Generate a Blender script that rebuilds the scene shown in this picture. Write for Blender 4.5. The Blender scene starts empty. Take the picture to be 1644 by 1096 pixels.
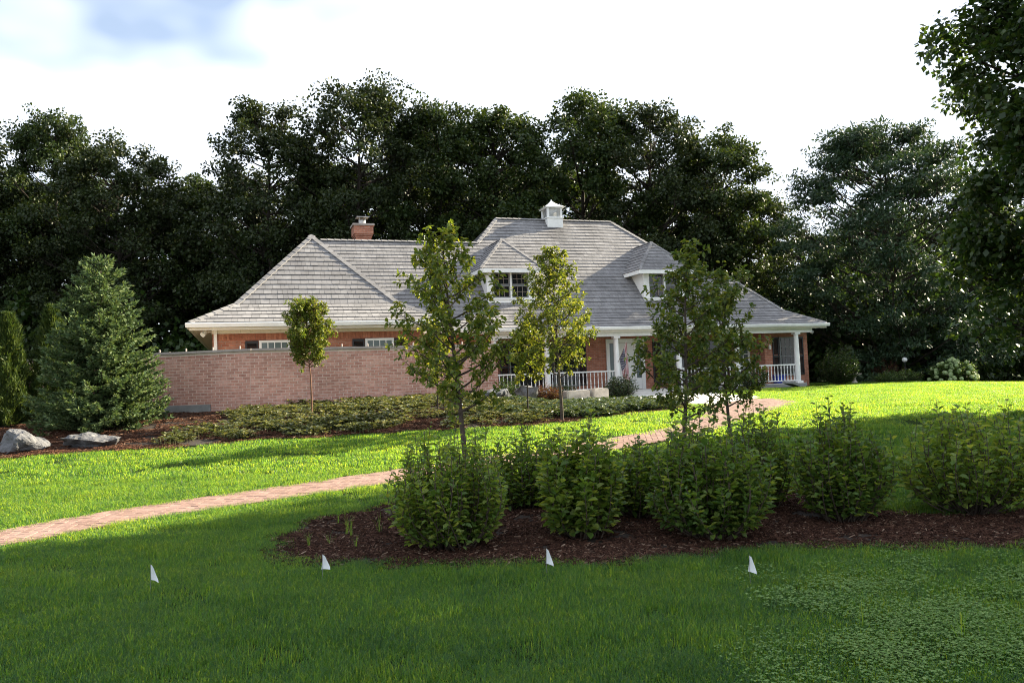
import bpy, bmesh, math, random
import numpy as np
from mathutils import Vector, Matrix, noise

R = math.radians
scene = bpy.context.scene
COL = scene.collection

# ------------------------------------------------------------------ camera
cam_d = bpy.data.cameras.new('camera')
cam_d.sensor_width = 36.0
cam_d.lens = 1280.0 / 1644.0 * 36.0
cam_d.clip_start = 0.05
cam_d.clip_end = 3000.0
cam = bpy.data.objects.new('camera', cam_d)
COL.objects.link(cam)
cam.matrix_world = (Matrix.Translation((0, 0, 1.6)) @ Matrix.Rotation(R(90) + math.atan(60 / 1280.0), 4, 'X')
                    @ Matrix.Rotation(R(-2.18), 4, 'Z'))
scene.camera = cam

# ------------------------------------------------------------------ sky and sun
SUN_AZ, SUN_EL = R(60.0), R(27.0)          # azimuth from +Y towards +X
world = bpy.data.worlds.new('World')
scene.world = world
world.use_nodes = True
wt = world.node_tree
for n in list(wt.nodes):
    wt.nodes.remove(n)


def wn(t, **k):
    n = wt.nodes.new(t)
    for a, b in k.items():
        setattr(n, a, b)
    return n


w_out = wn('ShaderNodeOutputWorld')
w_bg = wn('ShaderNodeBackground')
w_bg.inputs['Strength'].default_value = 0.05
w_sky = wn('ShaderNodeTexSky', sky_type='NISHITA')
w_sky.sun_disc = False
w_sky.sun_elevation = SUN_EL
w_sky.sun_rotation = SUN_AZ
w_sky.air_density = 1.0
w_sky.dust_density = 1.2
w_sky.ozone_density = 1.2
w_tc = wn('ShaderNodeTexCoord')
w_sep = wn('ShaderNodeSeparateXYZ')
wt.links.new(w_tc.outputs['Generated'], w_sep.inputs[0])
w_add = wn('ShaderNodeMath', operation='ADD')
w_add.inputs[1].default_value = 0.22
wt.links.new(w_sep.outputs['Z'], w_add.inputs[0])
w_max = wn('ShaderNodeMath', operation='MAXIMUM')
w_max.inputs[1].default_value = 0.08
wt.links.new(w_add.outputs[0], w_max.inputs[0])
w_dx = wn('ShaderNodeMath', operation='DIVIDE')
w_dy = wn('ShaderNodeMath', operation='DIVIDE')
wt.links.new(w_sep.outputs['X'], w_dx.inputs[0])
wt.links.new(w_max.outputs[0], w_dx.inputs[1])
wt.links.new(w_sep.outputs['Y'], w_dy.inputs[0])
wt.links.new(w_max.outputs[0], w_dy.inputs[1])
w_comb = wn('ShaderNodeCombineXYZ')
wt.links.new(w_dx.outputs[0], w_comb.inputs[0])
wt.links.new(w_dy.outputs[0], w_comb.inputs[1])
w_off = wn('ShaderNodeVectorMath', operation='ADD')
w_off.inputs[1].default_value = (6.80, 3.04, 0.0)
wt.links.new(w_comb.outputs[0], w_off.inputs[0])
w_noise = wn('ShaderNodeTexNoise')
w_noise.inputs['Scale'].default_value = 0.9
w_noise.inputs['Detail'].default_value = 4.0
w_noise.inputs['Roughness'].default_value = 0.55
w_noise.inputs['Distortion'].default_value = 0.1
wt.links.new(w_off.outputs[0], w_noise.inputs['Vector'])
w_ramp = wn('ShaderNodeValToRGB')
w_ramp.color_ramp.elements[0].position = 0.385
w_ramp.color_ramp.elements[0].color = (0.22, 0.22, 0.22, 1)
w_ramp.color_ramp.elements[1].position = 0.475
wt.links.new(w_noise.outputs[0], w_ramp.inputs[0])
w_mix = wn('ShaderNodeMix', data_type='RGBA')
wt.links.new(w_ramp.outputs[0], w_mix.inputs[0])
wt.links.new(w_sky.outputs[0], w_mix.inputs[6])
w_mix.inputs[7].default_value = (6.0, 6.5, 7.3, 1.0)      # sunlit cloud
wt.links.new(w_mix.outputs[2], w_bg.inputs['Color'])
wt.links.new(w_bg.outputs[0], w_out.inputs[0])

sun_d = bpy.data.lights.new('sun', 'SUN')
sun_d.energy = 5.0
sun_d.angle = R(0.6)
sun_d.color = (1.0, 0.88, 0.66)
sun = bpy.data.objects.new('sun', sun_d)
COL.objects.link(sun)
SUN_DIR = Vector((math.cos(SUN_EL) * math.sin(SUN_AZ), math.cos(SUN_EL) * math.cos(SUN_AZ), math.sin(SUN_EL)))
sun.rotation_euler = SUN_DIR.to_track_quat('Z', 'Y').to_euler()
sun.location = SUN_DIR * 60

scene.view_settings.view_transform = 'Standard'
scene.view_settings.look = 'None'
scene.view_settings.gamma = 1.0
scene.view_settings.exposure = 2.2
scene.view_settings.use_curve_mapping = False
scene.render.engine = 'CYCLES'
cy = scene.cycles
cy.max_bounces = 6
cy.diffuse_bounces = 3
cy.glossy_bounces = 2
cy.transmission_bounces = 4
cy.use_denoising = True
cy.denoising_prefilter = 'NONE'
cy.filter_width = 1.05
cy.sample_clamp_indirect = 6.0


# ------------------------------------------------------------------ mesh helpers
class MB:
    """Collects geometry for ONE mesh object."""

    def __init__(self):
        self.v, self.f, self.n = [], {}, 0

    def add(self, verts, faces):
        verts = np.asarray(verts, dtype=np.float64).reshape(-1, 3)
        for fa in faces:
            fa = np.asarray(fa, dtype=np.int64)
            if fa.ndim == 1:
                fa = fa[None, :]
            self.f.setdefault(fa.shape[1], []).append(fa + self.n)
        self.v.append(verts)
        self.n += len(verts)
        return self

    def box(self, a, b):
        x0, y0, z0 = a
        x1, y1, z1 = b
        v = [(x0, y0, z0), (x1, y0, z0), (x1, y1, z0), (x0, y1, z0), (x0, y0, z1), (x1, y0, z1), (x1, y1, z1), (x0, y1, z1)]
        return self.add(v, [np.array([(0, 3, 2, 1), (4, 5, 6, 7), (0, 1, 5, 4), (1, 2, 6, 5), (2, 3, 7, 6), (3, 0, 4, 7)])])

    def obox(self, c, ax, ay, az):
        c, ax, ay, az = [np.asarray(q, float) for q in (c, ax, ay, az)]
        v = [c + sx * ax + sy * ay + sz * az for sz in (-1, 1) for sx, sy in ((-1, -1), (1, -1), (1, 1), (-1, 1))]
        return self.add(v, [np.array([(0, 3, 2, 1), (4, 5, 6, 7), (0, 1, 5, 4), (1, 2, 6, 5), (2, 3, 7, 6), (3, 0, 4, 7)])])

    def tube(self, pts, rad, sides=6, cap=True):
        pts = np.asarray(pts, float)
        m = len(pts)
        rad = np.broadcast_to(np.asarray(rad, float), (m,))
        t = np.gradient(pts, axis=0)
        t /= np.linalg.norm(t, axis=1)[:, None] + 1e-9
        ref = np.where(np.abs(t[:, 2:3]) > 0.9, np.array([[1.0, 0, 0]]), np.array([[0, 0, 1.0]]))
        s = np.cross(t, ref)
        s /= np.linalg.norm(s, axis=1)[:, None] + 1e-9
        u = np.cross(s, t)
        an = np.arange(sides) / sides * 2 * math.pi
        v = pts[:, None, :] + rad[:, None, None] * (np.cos(an)[None, :, None] * s[:, None, :] + np.sin(an)[None, :, None] * u[:, None, :])
        i = np.arange(m - 1)[:, None] * sides
        j = np.arange(sides)[None, :]
        j2 = (j + 1) % sides
        q = np.stack([i + j, i + j2, i + sides + j2, i + sides + j], -1).reshape(-1, 4)
        fs = [q]
        if cap:
            fs.append(np.arange(sides)[::-1][None, :])
            fs.append((np.arange(sides) + (m - 1) * sides)[None, :])
        return self.add(v.reshape(-1, 3), fs)

    def lathe(self, c, prof, sides=12):
        c = np.asarray(c, float)
        an = np.arange(sides) / sides * 2 * math.pi
        v = []
        for r, z in prof:
            v.append(np.stack([c[0] + r * np.cos(an), c[1] + r * np.sin(an), np.full(sides, c[2] + z)], -1))
        m = len(prof)
        i = np.arange(m - 1)[:, None] * sides
        j = np.arange(sides)[None, :]
        j2 = (j + 1) % sides
        q = np.stack([i + j, i + j2, i + sides + j2, i + sides + j], -1).reshape(-1, 4)
        return self.add(np.concatenate(v), [q, np.arange(sides)[::-1][None, :], (np.arange(sides) + (m - 1) * sides)[None, :]])

    def prism(self, prof, p0, p1, ax, ay):
        """profile (list of 2-D) swept from p0 to p1"""
        p0, p1, ax, ay = [np.asarray(q, float) for q in (p0, p1, ax, ay)]
        k = len(prof)
        v = [p0 + ax * a + ay * b for a, b in prof] + [p1 + ax * a + ay * b for a, b in prof]
        q = np.array([(i, (i + 1) % k, k + (i + 1) % k, k + i) for i in range(k)])
        return self.add(v, [q, np.arange(k)[::-1][None, :], (np.arange(k) + k)[None, :]])

    def ovals(self, B, A, N, L, W, fold=0.18, droop=0.12):
        """folded oval leaves"""
        B, A, N = [np.asarray(q, float) for q in (B, A, N)]
        n = len(B)
        A = A / (np.linalg.norm(A, axis=1)[:, None] + 1e-9)
        S = np.cross(A, N)
        S /= np.linalg.norm(S, axis=1)[:, None] + 1e-9
        N = np.cross(S, A)
        L = np.broadcast_to(L, (n,))[:, None]
        W = np.broadcast_to(W, (n,))[:, None]
        f = N * W * fold
        v = np.stack([B, B + .3 * L * A + .46 * W * S + f, B + .72 * L * A + .42 * W * S + f - N * L * droop * .5, B + L * A - N * L * droop,
                      B + .72 * L * A - .42 * W * S + f - N * L * droop * .5, B + .3 * L * A - .46 * W * S + f], 1).reshape(-1, 3)
        i = np.arange(n)[:, None] * 6
        return self.add(v, [np.concatenate([i + np.array([[0, 1, 2, 3]]), i + np.array([[0, 3, 4, 5]])])])

    def diamonds(self, B, A, N, L, W):
        B, A, N = [np.asarray(q, float) for q in (B, A, N)]
        n = len(B)
        A = A / (np.linalg.norm(A, axis=1)[:, None] + 1e-9)
        S = np.cross(A, N)
        S /= np.linalg.norm(S, axis=1)[:, None] + 1e-9
        L = np.broadcast_to(L, (n,))[:, None]
        W = np.broadcast_to(W, (n,))[:, None]
        v = np.stack([B, B + .45 * L * A + .5 * W * S, B + L * A, B + .45 * L * A - .5 * W * S], 1).reshape(-1, 3)
        return self.add(v, [np.arange(n)[:, None] * 4 + np.array([[0, 1, 2, 3]])])

    def mesh(self, name, mats, smooth=False):
        me = bpy.data.meshes.new(name)
        v = np.concatenate(self.v) if self.v else np.zeros((0, 3))
        loops, starts, cur = [], [], 0
        for k, l in self.f.items():
            a = np.concatenate(l)
            loops.append(a.reshape(-1))
            starts.append(cur + np.arange(len(a)) * k)
            cur += a.size
        loops = np.concatenate(loops) if loops else np.zeros(0, int)
        starts = np.concatenate(starts) if starts else np.zeros(0, int)
        me.vertices.add(len(v))
        me.vertices.foreach_set('co', v.astype(np.float32).reshape(-1))
        me.loops.add(len(loops))
        me.loops.foreach_set('vertex_index', loops.astype(np.int32))
        me.polygons.add(len(starts))
        me.polygons.foreach_set('loop_start', starts.astype(np.int32))
        me.polygons.foreach_set('use_smooth', np.full(len(starts), smooth, bool))
        me.update(calc_edges=True)
        for m in (mats if isinstance(mats, (list, tuple)) else [mats]):
            me.materials.append(m)
        return me

    def build(self, name, mats, parent=None, smooth=False, loc=None, rot=None):
        return link(name, self.mesh(name, mats, smooth), parent, loc, rot)


def link(name, me, parent=None, loc=None, rot=None):
    o = bpy.data.objects.new(name, me)
    COL.objects.link(o)
    if parent is not None:
        o.parent = parent
    if loc is not None:
        o.location = loc
    if rot is not None:
        o.rotation_euler = rot
    return o


def tag(o, label=None, cat=None, group=None, kind=None):
    if label:
        o['label'] = label
    if cat:
        o['category'] = cat
    if group:
        o['group'] = group
    if kind:
        o['kind'] = kind
    return o


def thing(name, loc, label, cat, group=None, rz=0.0):
    o = link(name, None, None, loc, (0, 0, rz))
    return tag(o, label, cat, group)


def copy_tree(o, parent=None):
    c = o.copy()
    COL.objects.link(c)
    c.parent = parent
    for ch in list(o.children):
        copy_tree(ch, c)
    return c


# ------------------------------------------------------------------ materials
def new_mat(name):
    m = bpy.data.materials.new(name)
    m.use_nodes = True
    t = m.node_tree
    for n in list(t.nodes):
        t.nodes.remove(n)
    out = t.nodes.new('ShaderNodeOutputMaterial')
    return m, t, out


def nd(t, kind, ins=None, **k):
    n = t.nodes.new(kind)
    for a, b in k.items():
        setattr(n, a, b)
    for a, b in (ins or {}).items():
        if hasattr(b, 'is_linked') or hasattr(b, 'links'):
            t.links.new(b, n.inputs[a])
        else:
            n.inputs[a].default_value = b
    return n


def ramp(t, fac, stops):
    n = t.nodes.new('ShaderNodeValToRGB')
    e = n.color_ramp.elements
    while len(e) < len(stops):
        e.new(0.5)
    for el, (p, c) in zip(e, stops):
        el.position = p
        el.color = (*c, 1.0)
    t.links.new(fac, n.inputs[0])
    return n.outputs[0]


def random_id(t):
    g = nd(t, 'ShaderNodeNewGeometry')
    o = nd(t, 'ShaderNodeObjectInfo')
    a = nd(t, 'ShaderNodeMath', {0: g.outputs['Random Per Island'], 1: o.outputs['Random']}, operation='ADD')
    return nd(t, 'ShaderNodeMath', {0: a.outputs[0]}, operation='FRACT').outputs[0]


def leaf_mat(name, c0, c1, c2, trans=0.4, rough=0.55, spec=0.25, tboost=(1.25, 1.15, 0.5)):
    m, t, out = new_mat(name)
    rnd = random_id(t)
    col = ramp(t, rnd, [(0.0, c0), (0.55, c1), (1.0, c2)])
    if name == 'grass':      # lusher and thinner, yellower areas of turf
        gp = nd(t, 'ShaderNodeNewGeometry')
        gn = nd(t, 'ShaderNodeTexNoise', {'Vector': gp.outputs['Position'], 'Scale': 0.9, 'Detail': 5.0, 'Roughness': 0.6})
        gr = ramp(t, gn.outputs[0], [(0.32, (0.72, 0.80, 0.9)), (0.5, (1, 1, 1)), (0.68, (1.28, 1.12, 0.95))])
        col = nd(t, 'ShaderNodeMix', {0: 1.0, 6: col, 7: gr}, data_type='RGBA', blend_type='MULTIPLY').outputs[2]
    p = nd(t, 'ShaderNodeBsdfPrincipled', {'Base Color': col, 'Roughness': rough, 'Specular IOR Level': spec})
    mul = nd(t, 'ShaderNodeMix', {0: 1.0, 6: col, 7: (*tboost, 1)}, data_type='RGBA', blend_type='MULTIPLY')
    tr = nd(t, 'ShaderNodeBsdfTranslucent', {'Color': mul.outputs[2]})
    mx = nd(t, 'ShaderNodeMixShader', {0: trans, 1: p.outputs[0], 2: tr.outputs[0]})
    t.links.new(mx.outputs[0], out.inputs[0])
    return m


def piece_mat(name, stops, rough=0.85, noise_scale=9.0, noise_amt=0.35, bump=0.3, bump_scale=60.0, spec=0.25, broad=0.0, stain=False):
    """surface of separate pieces: colour differs from piece to piece, fine noise inside each"""
    m, t, out = new_mat(name)
    tc = nd(t, 'ShaderNodeNewGeometry')
    col = ramp(t, random_id(t), stops)
    n1 = nd(t, 'ShaderNodeTexNoise', {'Vector': tc.outputs['Position'], 'Scale': noise_scale, 'Detail': 6.0, 'Roughness': 0.65})
    f = nd(t, 'ShaderNodeMapRange', {0: n1.outputs[0], 1: 0.3, 2: 0.7, 3: 1.0 - noise_amt, 4: 1.0 + noise_amt * 0.6})
    c2 = nd(t, 'ShaderNodeMix', {0: 1.0, 6: col, 7: f.outputs[0]}, data_type='RGBA', blend_type='MULTIPLY')
    if broad > 0:      # weathering in large soft patches
        n3 = nd(t, 'ShaderNodeTexNoise', {'Vector': tc.outputs['Position'], 'Scale': 0.7, 'Detail': 5.0, 'Roughness': 0.6})
        f3 = nd(t, 'ShaderNodeMapRange', {0: n3.outputs[0], 1: 0.35, 2: 0.65, 3: 1.0 - broad, 4: 1.0 + broad * 0.5})
        c2 = nd(t, 'ShaderNodeMix', {0: 1.0, 6: c2.outputs[2], 7: f3.outputs[0]}, data_type='RGBA', blend_type='MULTIPLY')
    if stain:          # soot-dark wash streaks running down from the cupola
        oc = nd(t, 'ShaderNodeTexCoord')
        so = nd(t, 'ShaderNodeSeparateXYZ', {0: oc.outputs['Object']})
        wn_ = nd(t, 'ShaderNodeTexNoise', {'Vector': oc.outputs['Object'], 'Scale': 3.0, 'Detail': 4.0})
        dx = nd(t, 'ShaderNodeMath', {0: so.outputs[0], 1: 10.55}, operation='ADD')
        wob_ = nd(t, 'ShaderNodeMath', {0: wn_.outputs[0], 1: 0.55}, operation='MULTIPLY')
        ab = nd(t, 'ShaderNodeMath', {0: dx.outputs[0]}, operation='ABSOLUTE')
        sm_ = nd(t, 'ShaderNodeMath', {0: ab.outputs[0], 1: wob_.outputs[0]}, operation='ADD')
        mk = nd(t, 'ShaderNodeMapRange', {0: sm_.outputs[0], 1: 0.35, 2: 0.95, 3: 1.0, 4: 0.0})
        hz = nd(t, 'ShaderNodeMapRange', {0: so.outputs[1], 1: 3.6, 2: 5.4, 3: 0.0, 4: 1.0})
        st_ = nd(t, 'ShaderNodeMath', {0: mk.outputs[0], 1: hz.outputs[0]}, operation='MULTIPLY')
        sf = nd(t, 'ShaderNodeMath', {0: st_.outputs[0], 1: 0.55}, operation='MULTIPLY')
        c2 = nd(t, 'ShaderNodeMix', {0: sf.outputs[0], 6: c2.outputs[2], 7: (0.05, 0.048, 0.05, 1)}, data_type='RGBA')
    n2 = nd(t, 'ShaderNodeTexNoise', {'Vector': tc.outputs['Position'], 'Scale': bump_scale, 'Detail': 4.0})
    b = nd(t, 'ShaderNodeBump', {'Strength': bump, 'Distance': 0.01, 'Height': n2.outputs[0]})
    p = nd(t, 'ShaderNodeBsdfPrincipled', {'Base Color': c2.outputs[2], 'Roughness': rough, 'Specular IOR Level': spec, 'Normal': b.outputs[0]})
    t.links.new(p.outputs[0], out.inputs[0])
    return m


def plain_mat(name, c, rough=0.6, var=0.12, scale=6.0, bump=0.1, metal=0.0, spec=0.4):
    m, t, out = new_mat(name)
    tc = nd(t, 'ShaderNodeNewGeometry')
    n1 = nd(t, 'ShaderNodeTexNoise', {'Vector': tc.outputs['Position'], 'Scale': scale, 'Detail': 6.0, 'Roughness': 0.6})
    f = nd(t, 'ShaderNodeMapRange', {0: n1.outputs[0], 1: 0.3, 2: 0.7, 3: 1.0 - var, 4: 1.0 + var * .5})
    c2 = nd(t, 'ShaderNodeMix', {0: 1.0, 6: (*c, 1), 7: f.outputs[0]}, data_type='RGBA', blend_type='MULTIPLY')
    n2 = nd(t, 'ShaderNodeTexNoise', {'Vector': tc.outputs['Position'], 'Scale': scale * 8, 'Detail': 4.0})
    b = nd(t, 'ShaderNodeBump', {'Strength': bump, 'Distance': 0.01, 'Height': n2.outputs[0]})
    p = nd(t, 'ShaderNodeBsdfPrincipled', {'Base Color': c2.outputs[2], 'Roughness': rough, 'Metallic': metal, 'Specular IOR Level': spec, 'Normal': b.outputs[0]})
    t.links.new(p.outputs[0], out.inputs[0])
    return m


def brick_wall_mat(name):
    m, t, out = new_mat(name)
    tc = nd(t, 'ShaderNodeTexCoord')
    sp = nd(t, 'ShaderNodeSeparateXYZ', {0: tc.outputs['Object']})
    ad = nd(t, 'ShaderNodeMath', {0: sp.outputs[0], 1: sp.outputs[1]}, operation='ADD')
    cb = nd(t, 'ShaderNodeCombineXYZ', {0: ad.outputs[0], 1: sp.outputs[2]})
    br = nd(t, 'ShaderNodeTexBrick', {'Vector': cb.outputs[0], 'Color1': (0.32, 0.12, 0.075, 1), 'Color2': (0.43, 0.185, 0.12, 1), 'Mortar': (0.36, 0.27, 0.22, 1),
                                      'Scale': 1.0, 'Mortar Size': 0.006, 'Mortar Smooth': 0.2, 'Brick Width': 0.215, 'Row Height': 0.075, 'Bias': -0.1})
    n1 = nd(t, 'ShaderNodeTexNoise', {'Vector': tc.outputs['Object'], 'Scale': 5.0, 'Detail': 6.0})
    f = nd(t, 'ShaderNodeMapRange', {0: n1.outputs[0], 1: 0.3, 2: 0.7, 3: 0.78, 4: 1.15})
    c2 = nd(t, 'ShaderNodeMix', {0: 1.0, 6: br.outputs[0], 7: f.outputs[0]}, data_type='RGBA', blend_type='MULTIPLY')
    b = nd(t, 'ShaderNodeBump', {'Strength': 0.6, 'Distance': 0.008, 'Height': br.outputs['Fac']}, invert=True)
    p = nd(t, 'ShaderNodeBsdfPrincipled', {'Base Color': c2.outputs[2], 'Roughness': 0.9, 'Specular IOR Level': 0.2, 'Normal': b.outputs[0]})
    t.links.new(p.outputs[0], out.inputs[0])
    return m


def glass_mat(name, c=(0.012, 0.014, 0.015), rough=0.06):
    m, t, out = new_mat(name)
    p = nd(t, 'ShaderNodeBsdfPrincipled', {'Base Color': (*c, 1), 'Roughness': rough, 'Specular IOR Level': 0.5})
    t.links.new(p.outputs[0], out.inputs[0])
    return m


M = {}
M['grass'] = leaf_mat('grass', (0.016, 0.066, 0.023), (0.029, 0.110, 0.032), (0.064, 0.150, 0.046), 0.62, 0.42, 0.35, (8.0, 3.85, 0.95))
M['clover'] = leaf_mat('clover', (0.100, 0.200, 0.050), (0.165, 0.280, 0.080), (0.270, 0.370, 0.135), 0.45, 0.6, 0.2)
M['hedge_leaf'] = leaf_mat('hedge_leaf', (0.050, 0.106, 0.022), (0.090, 0.165, 0.034), (0.180, 0.240, 0.058), 0.52, 0.42, 0.4, (1.7, 1.4, .5))
M['hedge_leaf_light'] = leaf_mat('hedge_leaf_light', (0.072, 0.140, 0.028), (0.130, 0.215, 0.044), (0.250, 0.310, 0.080), 0.54, 0.42, 0.4, (1.7, 1.4, .5))
M['young_leaf'] = leaf_mat('young_leaf', (0.050, 0.092, 0.020), (0.085, 0.135, 0.028), (0.190, 0.215, 0.050), 0.48, 0.42, 0.4, (1.7, 1.4, .5))
M['young_leaf_light'] = leaf_mat('young_leaf_light', (0.060, 0.105, 0.020), (0.105, 0.158, 0.030), (0.220, 0.245, 0.055), 0.48, 0.42, 0.4, (1.8, 1.45, .5))
M['yellow_leaf'] = leaf_mat('yellow_leaf', (0.070, 0.110, 0.018), (0.140, 0.180, 0.028), (0.260, 0.260, 0.050), 0.45, 0.45, 0.35)
M['pear_leaf'] = leaf_mat('pear_leaf', (0.075, 0.120, 0.016), (0.130, 0.175, 0.026), (0.240, 0.235, 0.055), 0.45, 0.45, 0.35)
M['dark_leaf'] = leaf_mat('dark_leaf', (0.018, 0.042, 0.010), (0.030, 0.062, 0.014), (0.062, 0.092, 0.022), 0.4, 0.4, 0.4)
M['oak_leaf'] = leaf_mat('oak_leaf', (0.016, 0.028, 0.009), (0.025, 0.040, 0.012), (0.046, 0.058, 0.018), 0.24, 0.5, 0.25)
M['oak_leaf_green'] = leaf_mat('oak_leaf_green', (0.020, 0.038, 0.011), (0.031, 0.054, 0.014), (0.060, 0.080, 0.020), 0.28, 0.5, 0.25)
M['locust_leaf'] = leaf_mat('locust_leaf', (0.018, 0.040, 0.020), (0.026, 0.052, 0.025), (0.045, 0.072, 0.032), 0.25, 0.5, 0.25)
M['spruce'] = leaf_mat('spruce', (0.060, 0.105, 0.046), (0.095, 0.145, 0.062), (0.175, 0.215, 0.085), 0.25, 0.6, 0.2, (1.1, 1.1, .6))
M['arborvitae'] = leaf_mat('arborvitae', (0.026, 0.050, 0.013), (0.044, 0.074, 0.017), (0.085, 0.112, 0.024), 0.28, 0.55, 0.25)
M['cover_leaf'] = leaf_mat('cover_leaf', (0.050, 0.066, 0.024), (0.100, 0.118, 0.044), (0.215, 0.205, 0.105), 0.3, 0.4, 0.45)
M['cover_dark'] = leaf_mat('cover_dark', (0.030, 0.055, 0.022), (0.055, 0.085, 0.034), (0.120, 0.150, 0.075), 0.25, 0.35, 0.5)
M['hydrangea_leaf'] = leaf_mat('hydrangea_leaf', (0.035, 0.070, 0.020), (0.055, 0.100, 0.028), (0.090, 0.140, 0.035), 0.3)
M['hydrangea_head'] = leaf_mat('hydrangea_head', (0.24, 0.34, 0.16), (0.36, 0.46, 0.24), (0.50, 0.56, 0.34), 0.3)
M['barberry'] = leaf_mat('barberry', (0.070, 0.030, 0.022), (0.110, 0.040, 0.030), (0.130, 0.100, 0.040), 0.3)
M['bark'] = piece_mat('bark', [(0, (0.060, 0.046, 0.035)), (1, (0.085, 0.066, 0.050))], 0.95, 14, 0.5, 0.8, 40)
M['bark_dark'] = piece_mat('bark_dark', [(0, (0.030, 0.024, 0.019)), (1, (0.045, 0.036, 0.028))], 0.95, 8, 0.5, 0.8, 25)
M['bark_red'] = piece_mat('bark_red', [(0, (0.15, 0.075, 0.045)), (1, (0.18, 0.09, 0.055))], 0.8, 14, 0.4, 0.5, 40)
M['soil'] = plain_mat('lawn_soil', (0.026, 0.044, 0.011), 1.0, 0.4, 3.0, 0.8, 0.0, 0.03)
M['mulch_ground'] = plain_mat('mulch_ground', (0.022, 0.014, 0.010), 0.95, 0.5, 9.0, 1.0)
M['mulch'] = piece_mat('mulch_chip', [(0, (0.022, 0.011, 0.008)), (0.6, (0.052, 0.025, 0.017)), (0.93, (0.095, 0.050, 0.033)), (1, (0.26, 0.19, 0.14))], 0.95, 30, 0.4, 0.4, 80, 0.1)
M['brick'] = piece_mat('garden_brick', [(0, (0.45, 0.222, 0.172)), (0.5, (0.54, 0.282, 0.218)), (1, (0.61, 0.352, 0.282))], 0.9, 12, 0.3, 0.4, 90, 0.2, 0.2)
M['mortar'] = plain_mat('mortar', (0.70, 0.57, 0.49), 0.95, 0.2, 5, 0.4)
M['house_brick'] = brick_wall_mat('house_brick')
M['soldier'] = piece_mat('soldier_brick', [(0, (0.30, 0.11, 0.07)), (1, (0.44, 0.19, 0.12))], 0.9, 12, 0.25, 0.3, 60, 0.2)
M['paver'] = piece_mat('paver', [(0, (0.200, 0.126, 0.102)), (0.5, (0.225, 0.145, 0.120)), (1, (0.255, 0.170, 0.143))], 0.9, 14, 0.25, 0.35, 120, 0.2)
M['joint_sand'] = plain_mat('joint_sand', (0.17, 0.125, 0.10), 0.98, 0.4, 20, 0.4)
M['shingle'] = piece_mat('cedar_shingle', [(0, (0.174, 0.168, 0.170)), (0.4, (0.188, 0.182, 0.184)), (0.8, (0.202, 0.196, 0.198)), (1, (0.226, 0.219, 0.220))], 0.85, 3, 0.22, 0.25, 45, 0.3, 0.16, True)
M['shingle_butt'] = plain_mat('shingle_end_grain_shade', (0.085, 0.082, 0.086), 0.95, 0.3, 6, 0.2)  # end grain, darkened further to paint the shadow line under each course
M['deck'] = plain_mat('roof_deck', (0.035, 0.033, 0.034), 0.95, 0.2, 4, 0.2)
M['white'] = plain_mat('white_paint', (0.76, 0.76, 0.74), 0.5, 0.12, 2, 0.08)
M['cream'] = plain_mat('cream_trim', (0.66, 0.62, 0.54), 0.55, 0.08, 3, 0.05)
M['shutter'] = plain_mat('black_shutter', (0.014, 0.015, 0.017), 0.5, 0.2, 8, 0.1)
M['glass'] = glass_mat('window_glass')
M['glass_lit'] = glass_mat('curtained_glass', (0.10, 0.13, 0.13), 0.15)
M['muntin'] = plain_mat('muntin', (0.30, 0.24, 0.20), 0.6, 0.1, 8, 0.05)
M['sash'] = plain_mat('grey_sash', (0.17, 0.18, 0.18), 0.6, 0.1, 8, 0.05)
M['concrete'] = plain_mat('concrete', (0.52, 0.50, 0.47), 0.9, 0.18, 2.5, 0.3)
M['foundation'] = plain_mat('foundation', (0.24, 0.24, 0.23), 0.95, 0.25, 4, 0.4)
M['coping'] = plain_mat('coping', (0.36, 0.31, 0.28), 0.9, 0.2, 5, 0.3)
M['metal'] = plain_mat('flue_metal', (0.40, 0.38, 0.36), 0.4, 0.2, 10, 0.1, 0.8)
M['flag_white'] = plain_mat('marker_flag', (0.85, 0.86, 0.88), 0.5, 0.05, 20, 0.05)
M['wire'] = plain_mat('wire', (0.25, 0.25, 0.25), 0.5, 0.1, 10, 0.05, 0.7)
M['black_metal'] = plain_mat('black_metal', (0.02, 0.02, 0.022), 0.4, 0.1, 10, 0.05, 0.3)
M['blue_plastic'] = plain_mat('blue_plastic', (0.02, 0.04, 0.28), 0.5, 0.1, 4, 0.05)
M['limestone'] = plain_mat('limestone', (0.50, 0.45, 0.38), 0.9, 0.3, 5, 0.6)


def rock_mat(name, base, light):
    m, t, out = new_mat(name)
    g = nd(t, 'ShaderNodeNewGeometry')
    n1 = nd(t, 'ShaderNodeTexNoise', {'Vector': g.outputs['Position'], 'Scale': 2.4, 'Detail': 9.0, 'Roughness': 0.7, 'Distortion': 0.8})
    n2 = nd(t, 'ShaderNodeTexNoise', {'Vector': g.outputs['Position'], 'Scale': 28.0, 'Detail': 6.0, 'Roughness': 0.7})
    col = ramp(t, n1.outputs[0], [(0.30, tuple(q * .45 for q in base)), (0.48, base), (0.58, base), (0.72, light)])
    f = nd(t, 'ShaderNodeMapRange', {0: n2.outputs[0], 1: 0.3, 2: 0.7, 3: 0.7, 4: 1.2})
    c2 = nd(t, 'ShaderNodeMix', {0: 1.0, 6: col, 7: f.outputs[0]}, data_type='RGBA', blend_type='MULTIPLY')
    b = nd(t, 'ShaderNodeBump', {'Strength': 0.7, 'Distance': 0.03, 'Height': n2.outputs[0]})
    p = nd(t, 'ShaderNodeBsdfPrincipled', {'Base Color': c2.outputs[2], 'Roughness': 0.85, 'Normal': b.outputs[0]})
    t.links.new(p.outputs[0], out.inputs[0])
    return m


M['rock'] = rock_mat('grey_rock', (0.11, 0.11, 0.115), (0.25, 0.24, 0.225))
M['rock_dark'] = rock_mat('dark_rock', (0.11, 0.115, 0.125), (0.34, 0.34, 0.35))


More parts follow.
